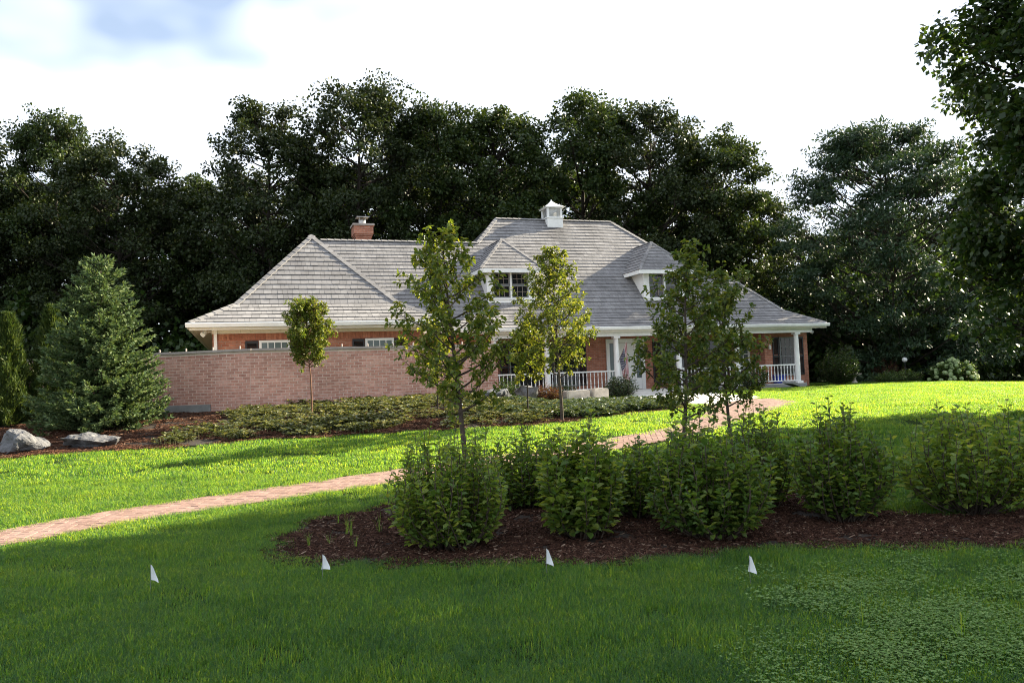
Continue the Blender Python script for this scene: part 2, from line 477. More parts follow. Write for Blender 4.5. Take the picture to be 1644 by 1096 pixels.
# ------------------------------------------------------------------ terrain
def sst(t):
    t = np.clip(t, 0, 1)
    return t * t * (3 - 2 * t)


def gz(x, y):
    x = np.asarray(x, float)
    y = np.asarray(y, float)
    return .72 * sst((y - 7) / 13.) + .06 * sst((y - 20) / 15) + .33 * sst((y - 16.2) / 5) * sst((2 - x) / 4) - .30 * sst((x - 17.5) / 6) * sst((y - 27) / 6)


def inpoly(px, py, poly):
    px = np.asarray(px, float)
    py = np.asarray(py, float)
    r = np.zeros(px.shape, bool)
    n = len(poly)
    for i in range(n):
        x0, y0 = poly[i]
        x1, y1 = poly[(i + 1) % n]
        c = ((y0 > py) != (y1 > py)) & (px < (x1 - x0) * (py - y0) / (y1 - y0 + 1e-12) + x0)
        r ^= c
    return r


def catmull(P, n=12):
    P = [np.array(p, float) for p in P]
    P = [2 * P[0] - P[1]] + P + [2 * P[-1] - P[-2]]
    o = []
    for i in range(1, len(P) - 2):
        for k in range(n):
            t = k / n
            o.append(.5 * ((2 * P[i]) + (-P[i - 1] + P[i + 1]) * t + (2 * P[i - 1] - 5 * P[i] + 4 * P[i + 1] - P[i + 2]) * t * t + (-P[i - 1] + 3 * P[i] - 3 * P[i + 1] + P[i + 2]) * t ** 3))
    o.append(P[-2])
    return np.array(o)


xs = np.concatenate([np.linspace(-900, -60, 15), np.arange(-55, -16, 3.0), np.arange(-16, 26, .4), np.arange(26, 60, 3.0), np.linspace(62, 900, 15)])
ys = np.concatenate([np.linspace(-300, -6, 12), np.arange(-4, 40, .4), np.arange(40, 80, 3.0), np.linspace(85, 1600, 18)])
gx, gy = np.meshgrid(xs, ys)
gv = np.stack([gx, gy, gz(gx, gy) - .012], -1).reshape(-1, 3)
nx, ny = len(xs), len(ys)
ii = (np.arange(ny - 1)[:, None] * nx + np.arange(nx - 1)[None, :]).reshape(-1)
ground = MB().add(gv, [np.stack([ii, ii + 1, ii + nx + 1, ii + nx], -1)]).build('ground', M['soil'], smooth=True)
tag(ground, kind='structure')

HEDGE_BED = catmull([(-2.29, 7.6), (-2.48, 8.2), (-2.40, 9.2), (-1.77, 9.85), (-1.0, 10.5), (0.5, 10.7), (2.0, 10.7), (3.27, 10.0), (3.72, 9.1), (4.1, 8.45), (5.21, 8.4), (7.5, 8.9),
                     (10, 9.5), (10.4, 8.4), (9.0, 7.4), (6.5, 6.9), (4.28, 6.85), (3.2, 7.1), (2.31, 7.15), (1.08, 6.85), (0.35, 6.95), (-1.09, 7.15), (-1.9, 7.3), (-2.29, 7.6)], 4)
FRONT_BED = [(-18, 14.0), (-12, 14.75), (-9.7, 15.05), (-8.12, 15.4), (-6.43, 15.65), (-4.63, 16.2), (-2.27, 16.45), (.3, 16.85), (1.5, 17.5), (2.46, 18.25), (3.4, 19.0), (4.21, 19.75), (4.7, 21.2),
             (4.5, 22.7), (3.9, 24.4), (2.6, 25.2), (1.6, 24.2), (0.9, 23.3), (0.6, 25.4), (-.5, 24.4), (-6.74, 20.9), (-9.8, 21.2), (-13, 22), (-18, 22)]
COVER = [(-7.2, 15.85), (-6.43, 15.8), (-4.63, 16.35), (-2.27, 16.6), (.3, 17.0), (1.5, 17.6), (2.46, 18.35), (3.4, 19.1), (4.1, 19.85), (4.55, 21.2),
         (4.35, 22.6), (3.8, 24.2), (2.6, 25.0), (1.6, 24.0), (0.9, 23.2), (-.6, 24.4), (-3.5, 22.3), (-6.6, 20.2), (-7.2, 19.8), (-6.4, 18.4), (-6.9, 17.0)]
PATH_C = catmull([(-9.6, 5.4), (-8.0, 6.8), (-6.6, 8.1), (-5.74, 8.95), (-5.1, 9.7), (-4.2, 10.35), (-3.0, 11.12), (-1.72, 11.9), (-0.2, 12.8), (1.25, 13.65), (2.4, 14.5), (3.4, 15.4), (4.3, 16.75), (5.1, 18.3), (5.8, 20.0), (6.25, 21.8), (6.35, 23.6)], 24)


def path_halfwidth(s):      # s 0..1 along the path
    return .445 + .80 * sst((s - .70) / .2)


CONCRETE = [(0.95, 22.7), (1.75, 23.85), (2.7, 24.85), (3.7, 24.2), (4.45, 22.3), (4.95, 21.0), (5.05, 20.4), (6.0, 22.2), (7.45, 24.2), (7.75, 25.6), (7.6, 27.4), (7.6, 30.0), (8.0, 33.3), (5.0, 32.3), (4.2, 30.2), (3.3, 28.4), (2.2, 26.6), (1.2, 25.2), (0.4, 23.6)]
pc_d = np.concatenate([[0], np.cumsum(np.linalg.norm(np.diff(PATH_C, axis=0), axis=1))])
PLEN = pc_d[-1]


def path_pt(s, t):
    s = np.asarray(s, float)
    x = np.interp(s, pc_d, PATH_C[:, 0])
    y = np.interp(s, pc_d, PATH_C[:, 1])
    e = .15
    dx = np.interp(s + e, pc_d, PATH_C[:, 0]) - np.interp(s - e, pc_d, PATH_C[:, 0])
    dy = np.interp(s + e, pc_d, PATH_C[:, 1]) - np.interp(s - e, pc_d, PATH_C[:, 1])
    l = np.sqrt(dx * dx + dy * dy) + 1e-9
    return x - dy / l * t, y + dx / l * t


sl = np.linspace(0, PLEN, 80)
hw = path_halfwidth(sl / PLEN)
pl = np.stack(path_pt(sl, hw), -1)
pr = np.stack(path_pt(sl, -hw), -1)
PATH_POLY = [tuple(q) for q in pl] + [tuple(q) for q in pr[::-1]]


def sheet(name, poly, mat, dz, step=.06, lip=None):
    """flat sheet that follows the terrain inside a polygon"""
    P = np.array(poly)
    x = np.arange(P[:, 0].min(), P[:, 0].max(), step)
    y = np.arange(P[:, 1].min(), P[:, 1].max(), step)
    X, Y = np.meshgrid(x, y)
    ins = inpoly(X + step / 2, Y + step / 2, poly)[:-1, :-1]
    V = np.stack([X, Y, gz(X, Y) + dz], -1).reshape(-1, 3)
    k = len(x)
    idx = (np.arange(len(y) - 1)[:, None] * k + np.arange(k - 1)[None, :])[ins]
    F = np.stack([idx, idx + 1, idx + k + 1, idx + k], -1)
    used, inv = np.unique(F, return_inverse=True)
    return MB().add(V[used], [inv.reshape(-1, 4)]).build(name, mat, smooth=True)


tag(sheet('hedge_mulch_bed', HEDGE_BED, M['mulch_ground'], .004), kind='structure')
tag(sheet('front_mulch_bed', FRONT_BED, M['mulch_ground'], .004, .1), kind='structure')


def slab(name, poly, mat, dz, th):
    bm = bmesh.new()
    vs = [bm.verts.new((x, y, float(gz(x, y)) + dz)) for x, y in poly]
    f = bm.faces.new(vs)
    if f.normal.z < 0:
        bmesh.ops.reverse_faces(bm, faces=[f])
    r = bmesh.ops.extrude_face_region(bm, geom=[f])
    for v in [g for g in r['geom'] if isinstance(g, bmesh.types.BMVert)]:
        v.co.z -= th
    bmesh.ops.recalc_face_normals(bm, faces=bm.faces)
    bmesh.ops.triangulate(bm, faces=bm.faces)
    me = bpy.data.meshes.new(name)
    bm.to_mesh(me)
    bm.free()
    me.materials.append(mat)
    return link(name, me)


tag(sheet('concrete_walk', CONCRETE, M['concrete'], .02, .05), kind='structure')

# ---- brick path: herringbone pavers at 45 degrees, clipped at the edges
path_bed = MB()
n_s = len(sl)
V = np.concatenate([np.column_stack([pl, gz(pl[:, 0], pl[:, 1]) + .004]), np.column_stack([pr, gz(pr[:, 0], pr[:, 1]) + .004])])
q = np.array([(i, i + n_s, i + n_s + 1, i + 1) for i in range(n_s - 1)])
brick_path = path_bed.add(V, [q]).build('brick_path', M['joint_sand'], smooth=True)
tag(brick_path, kind='structure')


def clip_poly(P, t0, t1):
    for sgn, lim in ((1, t1), (-1, -t0)):
        out = []
        for i in range(len(P)):
            a, b = P[i], P[(i + 1) % len(P)]
            da, db = sgn * a[1] - lim, sgn * b[1] - lim
            if da <= 0:
                out.append(a)
            if (da < 0) != (db < 0):
                k = da / (da - db)
                out.append((a[0] + (b[0] - a[0]) * k, a[1] + (b[1] - a[1]) * k))
        P = out
        if len(P) < 3:
            return []
    return P


rng = random.Random(5)
BL, BW, JG = .205, .1025, .0035
pav = []
c45 = math.cos(R(45))
N = int(PLEN / BW) + 30
for i in range(-40, int(PLEN / BW * 1.2) + 40):
    for j in range(-40, int(PLEN / BW * 1.2) + 40):
        # classic herringbone: cell (i,j), orientation by (i - j) mod 4
        k = (i - j) % 4
        if k == 0:
            x0, y0, x1, y1 = i, j, i + 2, j + 1
        elif k == 2:
            x0, y0, x1, y1 = i, j - 1 + 0, i + 1, j + 1
        else:
            continue
        cxm, cym = (x0 + x1) / 2 * BW, (y0 + y1) / 2 * BW
        s_, t_ = (cxm + cym) * c45, (cym - cxm) * c45
        if s_ < .05 or s_ > PLEN - .05:
            continue
        w_ = float(path_halfwidth(s_ / PLEN)) - .006
        if abs(t_) > w_ + .12:
            continue
        P = []
        for (px, py) in ((x0 * BW + JG, y0 * BW + JG), (x1 * BW - JG, y0 * BW + JG), (x1 * BW - JG, y1 * BW - JG), (x0 * BW + JG, y1 * BW - JG)):
            P.append(((px + py) * c45, (py - px) * c45))
        P = clip_poly(P, -w_, w_)
        if len(P) < 3:
            continue
        ar = .5 * abs(sum(P[a][0] * P[(a + 1) % len(P)][1] - P[(a + 1) % len(P)][0] * P[a][1] for a in range(len(P))))
        if ar < .0012:
            continue
        pav.append((s_, P))


def paver_into(mb, P):
    P = np.array(P)
    X, Y = path_pt(P[:, 0], P[:, 1])
    h = .018 + rng.uniform(-.002, .003)
    Z = gz(X, Y)
    k = len(P)
    ce = np.array([X.mean(), Y.mean()])
    Xi, Yi = ce[0] + (X - ce[0]) * .965, ce[1] + (Y - ce[1]) * .965
    v = np.concatenate([np.column_stack([X, Y, Z]), np.column_stack([X, Y, Z + h - .004]), np.column_stack([Xi, Yi, Z + h])])
    q = [(a, (a + 1) % k, k + (a + 1) % k, k + a) for a in range(k)] + [(k + a, k + (a + 1) % k, 2 * k + (a + 1) % k, 2 * k + a) for a in range(k)]
    mb.add(v, [np.array(q), np.arange(2 * k, 3 * k)[None, :]])


pav.sort(key=lambda p: abs(p[0] - 7.0))
rest = MB()
n_ind = 0
for s_, P in pav:
    if n_ind < 300 and s_ > 4.6:
        mb = MB()
        paver_into(mb, P)
        mb.build('paver', M['paver'], brick_path)
        n_ind += 1
    else:
        paver_into(rest, P)
tag(rest.build('paver_field', M['paver'], brick_path), kind='stuff')


# ------------------------------------------------------------------ scattering (ground cover only)
def scatter(name, pts, rz, scl, idx, meshes, kind_label, cat, tilt=None):
    coll = bpy.data.collections.new(name + '_pieces')
    for i, me in enumerate(meshes):
        coll.objects.link(bpy.data.objects.new('%s_piece_%02d' % (name, i), me))
    n = len(pts)
    me = bpy.data.meshes.new(name)
    me.vertices.add(n)
    me.vertices.foreach_set('co', np.asarray(pts, np.float32).reshape(-1))
    rot = np.zeros((n, 3), np.float32)
    rot[:, 2] = rz
    if tilt is not None:
        rot[:, :2] = tilt
    me.attributes.new('rot', 'FLOAT_VECTOR', 'POINT').data.foreach_set('vector', rot.reshape(-1))
    sc = np.repeat(np.asarray(scl, np.float32)[:, None], 3, 1) if np.asarray(scl).ndim == 1 else np.asarray(scl, np.float32)
    me.attributes.new('scl', 'FLOAT_VECTOR', 'POINT').data.foreach_set('vector', sc.reshape(-1))
    me.attributes.new('idx', 'INT', 'POINT').data.foreach_set('value', np.asarray(idx, np.int32))
    me.update()
    o = link(name, me)
    ng = bpy.data.node_groups.new(name + '_scatter', 'GeometryNodeTree')
    ng.interface.new_socket('Geometry', in_out='INPUT', socket_type='NodeSocketGeometry')
    ng.interface.new_socket('Geometry', in_out='OUTPUT', socket_type='NodeSocketGeometry')
    gi = ng.nodes.new('NodeGroupInput')
    go = ng.nodes.new('NodeGroupOutput')
    ci = ng.nodes.new('GeometryNodeCollectionInfo')
    ci.inputs['Collection'].default_value = coll
    ci.inputs['Separate Children'].default_value = True
    ci.inputs['Reset Children'].default_value = True
    ip = ng.nodes.new('GeometryNodeInstanceOnPoints')
    ip.inputs['Pick Instance'].default_value = True

    def attr(nm, dt):
        a = ng.nodes.new('GeometryNodeInputNamedAttribute')
        a.data_type = dt
        a.inputs['Name'].default_value = nm
        return [s for s in a.outputs if s.enabled and s.name == 'Attribute'][0]

    ng.links.new(gi.outputs[0], ip.inputs['Points'])
    ng.links.new(ci.outputs[0], ip.inputs['Instance'])
    ng.links.new(attr('idx', 'INT'), ip.inputs['Instance Index'])
    ng.links.new(attr('rot', 'FLOAT_VECTOR'), ip.inputs['Rotation'])
    ng.links.new(attr('scl', 'FLOAT_VECTOR'), ip.inputs['Scale'])
    ng.links.new(ip.outputs[0], go.inputs[0])
    md = o.modifiers.new('scatter', 'NODES')
    md.node_group = ng
    tag(o, kind_label, cat, kind='stuff')
    return o


nr = np.random.default_rng(11)


def unit(v):
    return v / (np.linalg.norm(v, axis=-1, keepdims=True) + 1e-9)


def rand_dirs(n, g=nr):
    return unit(g.normal(size=(n, 3)))


def blade_patch(n, half, h0, h1, w0, w1, lean, seed):
    g = np.random.default_rng(seed)
    B = np.column_stack([g.uniform(-half, half, (n, 2)), np.full(n, -.01)])
    az = g.uniform(0, 2 * math.pi, n)
    d = np.column_stack([np.cos(az), np.sin(az), np.zeros(n)])
    s = np.column_stack([-np.sin(az), np.cos(az), np.zeros(n)])
    h = g.uniform(h0, h1, n)[:, None]
    w = g.uniform(w0, w1, n)[:, None]
    l = (g.uniform(.1, 1, n) * lean)[:, None]
    up = np.array([[0, 0, 1.0]])
    m = B + up * h * .55 + d * h * l * .3
    t = B + up * h * (1 - .25 * l) + d * h * l
    v = np.stack([B - s * w / 2, B + s * w / 2, m + s * w * .42, m - s * w * .42, t], 1).reshape(-1, 3)
    i = np.arange(n)[:, None] * 5
    return MB().add(v, [i + np.array([[0, 1, 2, 3]]), i + np.array([[3, 2, 4]])]).mesh('grass_blades', M['grass'])


def pnoise(x, y, f, seed=0.0):
    return np.array([noise.noise((a * f, b * f, seed)) for a, b in zip(x, y)])


near_patches = [blade_patch(210, .17, .032, .080, .0026, .0052, 1.15, 100 + i) for i in range(6)]
far_patches = [blade_patch(260, .30, .032, .070, .006, .011, 1.1, 200 + i) for i in range(5)]
TH = R(18.5)
HO = np.array([14.0948, 35.6176])
CE, SE = math.cos(TH), math.sin(TH)


def lawn_mask(x, y):
    ok = ~inpoly(x, y, HEDGE_BED) & ~inpoly(x, y, FRONT_BED) & ~inpoly(x, y, PATH_POLY) & ~inpoly(x, y, CONCRETE)
    a = (x - HO[0]) * CE + (y - HO[1]) * SE
    d = -(x - HO[0]) * SE + (y - HO[1]) * CE
    ok &= ~((a < .6) & (d > -.5))
    return ok


def lawn_points(y0, y1, per, seed):
    g = np.random.default_rng(seed)
    w = .70 * y1 + 2.5
    n = int(2 * w * (y1 - y0) * per)
    x = g.uniform(-w, w, n)
    y = g.uniform(y0, y1, n)
    k = (np.abs(x) < .70 * y + 2.5) & lawn_mask(x, y) & (x < 24)
    return x[k], y[k], g


def lawn(name, bands, meshes, label, smax):
    X, Y, S = [], [], []
    for (y0, y1, per, sd) in bands:
        x, y, g = lawn_points(y0, y1, per, sd)
        h = .88 + .5 * pnoise(x, y, 1.3, 3.0) + .75 * pnoise(x, y, 3.1, 8.0)
        X.append(x)
        Y.append(y)
        S.append(np.clip(h, .76, smax) * g.uniform(.85, 1.15, len(x)))
    x, y, s = np.concatenate(X), np.concatenate(Y), np.concatenate(S)
    g = np.random.default_rng(3)
    sc = np.column_stack([np.ones(len(x)), np.ones(len(x)), s])
    print(name, len(x), 'patches')
    scatter(name, np.column_stack([x, y, gz(x, y)]), g.uniform(0, 6.28, len(x)), sc, g.integers(0, len(meshes), len(x)), meshes, label, 'grass')


lawn('lawn_grass', [(2.6, 12.5, 68, 1)], near_patches, 'dense green mown grass of the near lawn around the flags', 1.7)
lawn('far_lawn_grass', [(12.5, 22, 15, 2), (22, 41, 8, 4)], far_patches, 'bright mown grass of the far lawn beyond the path', 1.7)


# clover patch
def clover_patch(seed):
    g = np.random.default_rng(seed)
    mb = MB()
    n = 110
    c = np.column_stack([g.uniform(-.2, .2, (n, 2)), g.uniform(.025, .058, n)])
    for k in range(3):
        az = g.uniform(0, .6, n) + k * 2.094 + np.arange(n) * 1.7
        A = np.column_stack([np.cos(az), np.sin(az), g.uniform(-.15, .25, n)])
        Nn = unit(np.column_stack([g.normal(0, .25, (n, 2)), np.ones(n)]))
        mb.ovals(c, A, Nn, g.uniform(.007, .0125, n), .0105, .1, .05)
    return mb.mesh('clover_leaves', M['clover'])


g = np.random.default_rng(21)
cx, cy_ = g.uniform(1.0, 5.5, 2600), g.uniform(3.0, 6.6, 2600)
dens = np.clip((cx - 1.1 - .12 * (cy_ - 4) + .9 * pnoise(cx, cy_, 1.1, 9.)) * 1.3, 0, 1) * np.clip((6.6 - cy_) / 1.6, 0, 1) * np.clip(.35 + 2.6 * pnoise(cx, cy_, 2.1, 5.), 0.05, 1.6)
k = g.uniform(0, 1, len(cx)) < dens * .42
cx, cy_ = cx[k], cy_[k]
scatter('clover', np.column_stack([cx, cy_, gz(cx, cy_)]), g.uniform(0, 6.28, len(cx)), g.uniform(.8, 1.25, len(cx)), g.integers(0, 4, len(cx)), [clover_patch(i) for i in range(4)], 'pale clover patch spreading in the near grass', 'clover')


# mulch chips
def chip_patch(seed, n, half, l0, l1):
    g = np.random.default_rng(seed)
    mb = MB()
    for i in range(n):
        az = g.uniform(0, 6.28)
        L, W = g.uniform(l0, l1), g.uniform(.004, .010)
        a = np.array([math.cos(az), math.sin(az), g.uniform(-.35, .35)])
        s = np.array([-math.sin(az), math.cos(az), g.uniform(-.3, .3)])
        mb.obox((g.uniform(-half, half), g.uniform(-half, half), g.uniform(.0, .018)), a * L / 2, s * W / 2, np.cross(a, s) * .003)
    return mb.mesh('mulch_chips', M['mulch'])


chips = [chip_patch(i, 150, .17, .02, .07) for i in range(5)]
M['mulch_red'] = piece_mat('red_mulch_chip', [(0, (0.040, 0.020, 0.013)), (0.6, (0.095, 0.042, 0.025)), (0.93, (0.16, 0.080, 0.050)), (1, (0.32, 0.22, 0.15))], 0.95, 30, 0.4, 0.4, 80, 0.1)
chips_red = [chip_patch(20 + i, 150, .30, .05, .12) for i in range(4)]
for me_ in chips_red:
    me_.materials[0] = M['mulch_red']


def bed_points(poly, per, seed):
    P = np.array(poly)
    g = np.random.default_rng(seed)
    x0, x1, y0, y1 = P[:, 0].min(), P[:, 0].max(), P[:, 1].min(), P[:, 1].max()
    n = int((x1 - x0) * (y1 - y0) * per)
    x, y = g.uniform(x0, x1, n), g.uniform(y0, y1, n)
    k = inpoly(x, y, poly)
    return x[k], y[k], g


x, y, g = bed_points(HEDGE_BED, 30, 5)
scatter('mulch_chips', np.column_stack([x, y, gz(x, y) + .002]), g.uniform(0, 6.28, len(x)), g.uniform(.8, 1.3, len(x)), g.integers(0, 5, len(x)), chips, 'dark brown bark mulch under the hedge shrubs', 'mulch')
x, y, g = bed_points(FRONT_BED, 9, 6)
scatter('front_mulch_chips', np.column_stack([x, y, gz(x, y) + .002]), g.uniform(0, 6.28, len(x)), g.uniform(.8, 1.3, len(x)), g.integers(0, 4, len(x)), chips_red, 'reddish bark mulch around the spruce and boulders', 'mulch')


# low leafy ground cover in the front bed
def cover_patch(seed, mat, n=26, half=.26, ll=.075):
    g = np.random.default_rng(seed)
    mb = MB()
    for i in range(n):
        c = np.array([g.uniform(-half, half), g.uniform(-half, half), g.uniform(.04, .17)])
        k = int(g.integers(4, 8))
        az = np.arange(k) / k * 6.28 + g.uniform(0, 6)
        A = np.column_stack([np.cos(az), np.sin(az), g.uniform(-.1, .8, k)])
        mb.ovals(np.repeat(c[None], k, 0), A, np.repeat([[0, 0, 1.0]], k, 0) + g.normal(0, .2, (k, 3)), g.uniform(.7, 1.3, k) * ll, .6 * ll, .15, .15)
        mb.tube([(c[0], c[1], -.01), c], [.004, .003], 4, False)
    return mb.mesh('cover_leaves', mat)


x, y, g = bed_points(COVER, 8.5, 9)
d1 = pnoise(x, y, .9, 2.0) + .5 * pnoise(x, y, 2.3, 4.0)
front = x < .2
k = (d1 > -.42 - .6 * ~front) & (g.uniform(0, 1, len(x)) < .9)
x, y = x[k], y[k]
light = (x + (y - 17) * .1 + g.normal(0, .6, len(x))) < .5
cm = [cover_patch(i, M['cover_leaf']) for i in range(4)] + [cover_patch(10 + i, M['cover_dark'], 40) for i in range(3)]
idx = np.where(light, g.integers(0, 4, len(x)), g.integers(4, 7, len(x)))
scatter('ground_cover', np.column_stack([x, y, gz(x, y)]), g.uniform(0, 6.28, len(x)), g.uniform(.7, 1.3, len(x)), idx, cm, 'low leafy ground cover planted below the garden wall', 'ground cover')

# ------------------------------------------------------------------ the house
HZ = .78
house = thing('brick_house', (HO[0], HO[1], HZ), 'long red brick house with grey shingle roof, two dormers and white porch', 'house', rz=TH)


def Hm(x, y, z):
    return (x, y, z - HZ)


def hbox(mb, a0, d0, z0, a1, d1, z1):
    return mb.box(Hm(a0, d0, z0), Hm(a1, d1, z1))


def hpart(name, mat, boxes, parent=None):
    mb = MB()
    for b in boxes:
        hbox(mb, *b)
    return mb.build(name, mat, parent or house)


ZE, KR, KZ, SL = 3.57, 1.25, 4.22, 1.04        # eave height, kink run, kink height, upper slope


def prof(d):
    return ZE + (KZ - ZE) / KR * d if d < KR else KZ + SL * (d - KR)


# walls (thick, brick)
wall_boxes = [(-25.6, -4.0, .6, -19.2, -3.75, 3.45), (-25.6, -3.75, .6, -25.35, 8.6, 3.45), (-19.45, -3.75, .6, -19.2, .6, 3.45),
              (-19.2, .6, .6, -15.7, .85, 3.45), (-15.95, .85, .6, -15.7, 2.0, 3.45), (-15.7, 2.0, .6, -2.6, 2.25, 3.45), (-2.6, 1.0, .6, -.3, 1.25, 3.45),
              (-2.6, 1.25, .6, -2.35, 2.0, 3.45), (-.55, 1.25, .6, -.3, 5.4, 3.45), (-25.35, 8.35, .6, -6, 8.6, 3.45), (-6, 5.15, .6, -.55, 5.4, 3.45), (-6, 5.4, .6, -5.75, 8.6, 3.45)]
for b in wall_boxes:
    hpart('wall', M['house_brick'], [b])
hpart('porch_floor', M['concrete'], [(-15.7, .12, .5, -1.15, 2.0, .95)])
hpart('stoop', M['concrete'], [(-10.1, -.75, .5, -7.45, .12, .88)])

# roof deck (dark underlay) and hidden slopes
roof_mb = MB()


def rface(pts, off=-.012):
    P = [Hm(a, d, z + off) for a, d, z in pts]
    roof_mb.add(P, [np.arange(len(P))[None, :]])


zr_l, zr_u, zr_r, zr_w = prof(4.6), prof(5.95), prof(2.95), KZ + SL * 2.55
K = KZ
rface([(-26.2, -4.6, ZE), (-18.6, -4.6, ZE), (-19.85, -3.35, K), (-24.95, -3.35, K)])
rface([(-24.95, -3.35, K), (-19.85, -3.35, K), (-22.4, -.8, zr_w)])
rface([(-26.2, 9.2, ZE), (-26.2, -4.6, ZE), (-24.95, -3.35, K), (-24.95, 7.95, K)])
rface([(-24.95, 7.95, K), (-24.95, -3.35, K), (-22.4, -.8, zr_w), (-22.4, 3.8, zr_w), (-21.6, 4.6, zr_l)])
rface([(-18.6, -4.6, ZE), (-18.6, 0, ZE), (-19.85, 1.25, K), (-19.85, -3.35, K)])
rface([(-19.85, -3.35, K), (-19.85, 1.25, K), (-22.4, 3.8, zr_w), (-22.4, -.8, zr_w)])
rface([(-18.6, 0, ZE), (0, 0, ZE), (-1.25, 1.25, K), (-19.85, 1.25, K)])
rface([(-19.85, 1.25, K), (-14.8, 1.25, K), (-14.8, 4.6, zr_l), (-21.6, 4.6, zr_l), (-22.4, 3.8, zr_w)])
rface([(-14.8, 1.25, K), (-4.2, 1.25, K), (-4.2, 2.95, zr_r), (-7.55, 5.95, zr_u), (-13.45, 5.95, zr_u), (-14.8, 4.6, zr_l)])
rface([(-4.2, 1.25, K), (-1.25, 1.25, K), (-2.95, 2.95, zr_r), (-4.2, 2.95, zr_r)])
rface([(-14.8, 4.6, zr_l), (-13.45, 5.95, zr_u), (-14.8, 7.3, zr_l)])
rface([(-14.8, 7.3, zr_l), (-13.45, 5.95, zr_u), (-7.55, 5.95, zr_u), (-4.2, 8.95, zr_r), (-3, 11.9, ZE), (-14.8, 11.9, ZE)])
rface([(-7.55, 5.95, zr_u), (-4.2, 2.95, zr_r), (-4.2, 8.95, zr_r)])
rface([(-21.6, 4.6, zr_l), (-14.8, 4.6, zr_l), (-14.8, 9.2, ZE), (-26.2, 9.2, ZE)])
rface([(-2.95, 2.95, zr_r), (-1.25, 1.25, K), (-1.25, 4.65, K)])
rface([(-1.25, 1.25, K), (0, 0, ZE), (0, 5.9, ZE), (-1.25, 4.65, K)])
rface([(-4.2, 2.95, zr_r), (-2.95, 2.95, zr_r), (-1.25, 4.65, K), (0, 5.9, ZE), (-4.2, 5.9, ZE)])
rface([(-4.2, 2.95, zr_r), (-4.2, 5.9, ZE), (-3, 11.9, ZE), (-4.2, 8.95, zr_r)])
roof = roof_mb.build('roof', M['deck'], house)

srng = random.Random(77)


def shingle_rows(P0, u, v, n, s0, s1, rows, left, right, out_list, w0=.12, w1=.28):
    """P0 origin; u along the eave; v up the slope (unit); n normal; left/right give the u-range at slope distance s"""
    P0, u, v, n = [np.array(q, float) for q in (P0, u, v, n)]
    e = (s1 - s0) / rows
    for r in range(rows):
        a0, a1 = s0 + r * e, s0 + (r + 1) * e
        x = min(left(a0), left(a1)) + srng.uniform(-.3, 0)
        xe = max(right(a0), right(a1))
        while x < xe:
            w = srng.uniform(w0, w1)
            x2 = x + w
            lo = (max(x + .006, left(a0)), min(x2, right(a0)))
            hi = (max(x + .006, left(a1)), min(x2, right(a1)))
            x = x2
            if lo[1] - lo[0] < .02 and hi[1] - hi[0] < .02:
                continue
            lo = (lo[0], max(lo[0] + .001, lo[1]))
            hi = (hi[0], max(hi[0] + .001, hi[1]))
            jut = srng.uniform(-.005, .005)
            th = srng.uniform(.024, .031)
            q = []
            for (xx, ss, hh) in ((lo[0], a0 - jut - .01, 0), (lo[1], a0 - jut - .01, 0), (hi[1], a1 + .01, 0), (hi[0], a1 + .01, 0),
                                 (lo[0], a0 - jut - .01, th), (lo[1], a0 - jut - .01, th), (hi[1], a1 + .01, .004), (hi[0], a1 + .01, .004)):
                q.append(P0 + u * xx + v * ss + n * hh)
            out_list.append(np.array(q))


SHF = np.array([(4, 5, 6, 7), (0, 1, 5, 4), (1, 2, 6, 5), (3, 0, 4, 7)])


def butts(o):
    # foot of each shingle: dark end grain with the course shadow line painted in
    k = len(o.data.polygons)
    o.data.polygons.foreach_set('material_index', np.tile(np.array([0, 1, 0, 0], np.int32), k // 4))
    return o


def pl_fn(pts):
    xs_, ys_ = zip(*pts)
    return lambda s: float(np.interp(s, xs_, ys_))


def front_plane(a_ref, d0, z0, slope):
    c = 1 / math.sqrt(1 + slope * slope)
    return Hm(a_ref, d0, z0), (1, 0, 0), (0, c, slope * c), (0, -slope * c, c), 1 / c


wing, field = [], []
f_sl = (KZ - ZE) / KR
# wing front: flare and steep triangle
P0, u, v, n, k = front_plane(0, -4.6, ZE, f_sl)
shingle_rows(P0, u, v, n, 0, KR * k, 5, pl_fn([(0, -26.2), (KR * k, -24.95)]), pl_fn([(0, -18.6), (KR * k, -19.85)]), wing)
P0, u, v, n, k = front_plane(0, -3.35, KZ, SL)
shingle_rows(P0, u, v, n, 0, 2.55 * k, 15, pl_fn([(0, -24.95), (2.55 * k, -22.4)]), pl_fn([(0, -19.85), (2.55 * k, -22.4)]), wing)
# main front: flare, then three bands
P0, u, v, n, k = front_plane(0, 0, ZE, f_sl)
shingle_rows(P0, u, v, n, 0, KR * k, 5, pl_fn([(0, -18.6), (KR * k, -19.85)]), pl_fn([(0, 0), (KR * k, -1.25)]), field)
P0, u, v, n, k = front_plane(0, 1.25, KZ, SL)
L = pl_fn([(0, -19.85), (2.55 * k, -22.4), (3.35 * k, -21.6)])
shingle_rows(P0, u, v, n, 0, 1.7 * k, 10, L, pl_fn([(0, -1.25), (1.7 * k, -2.95)]), field)
Rr = pl_fn([(1.7 * k, -4.2), (4.7 * k, -7.55)])
shingle_rows(P0, u, v, n, 1.7 * k, 3.35 * k, 10, L, Rr, field)
shingle_rows(P0, u, v, n, 3.35 * k, 4.7 * k, 8, pl_fn([(3.35 * k, -14.8), (4.7 * k, -13.45)]), Rr, field)
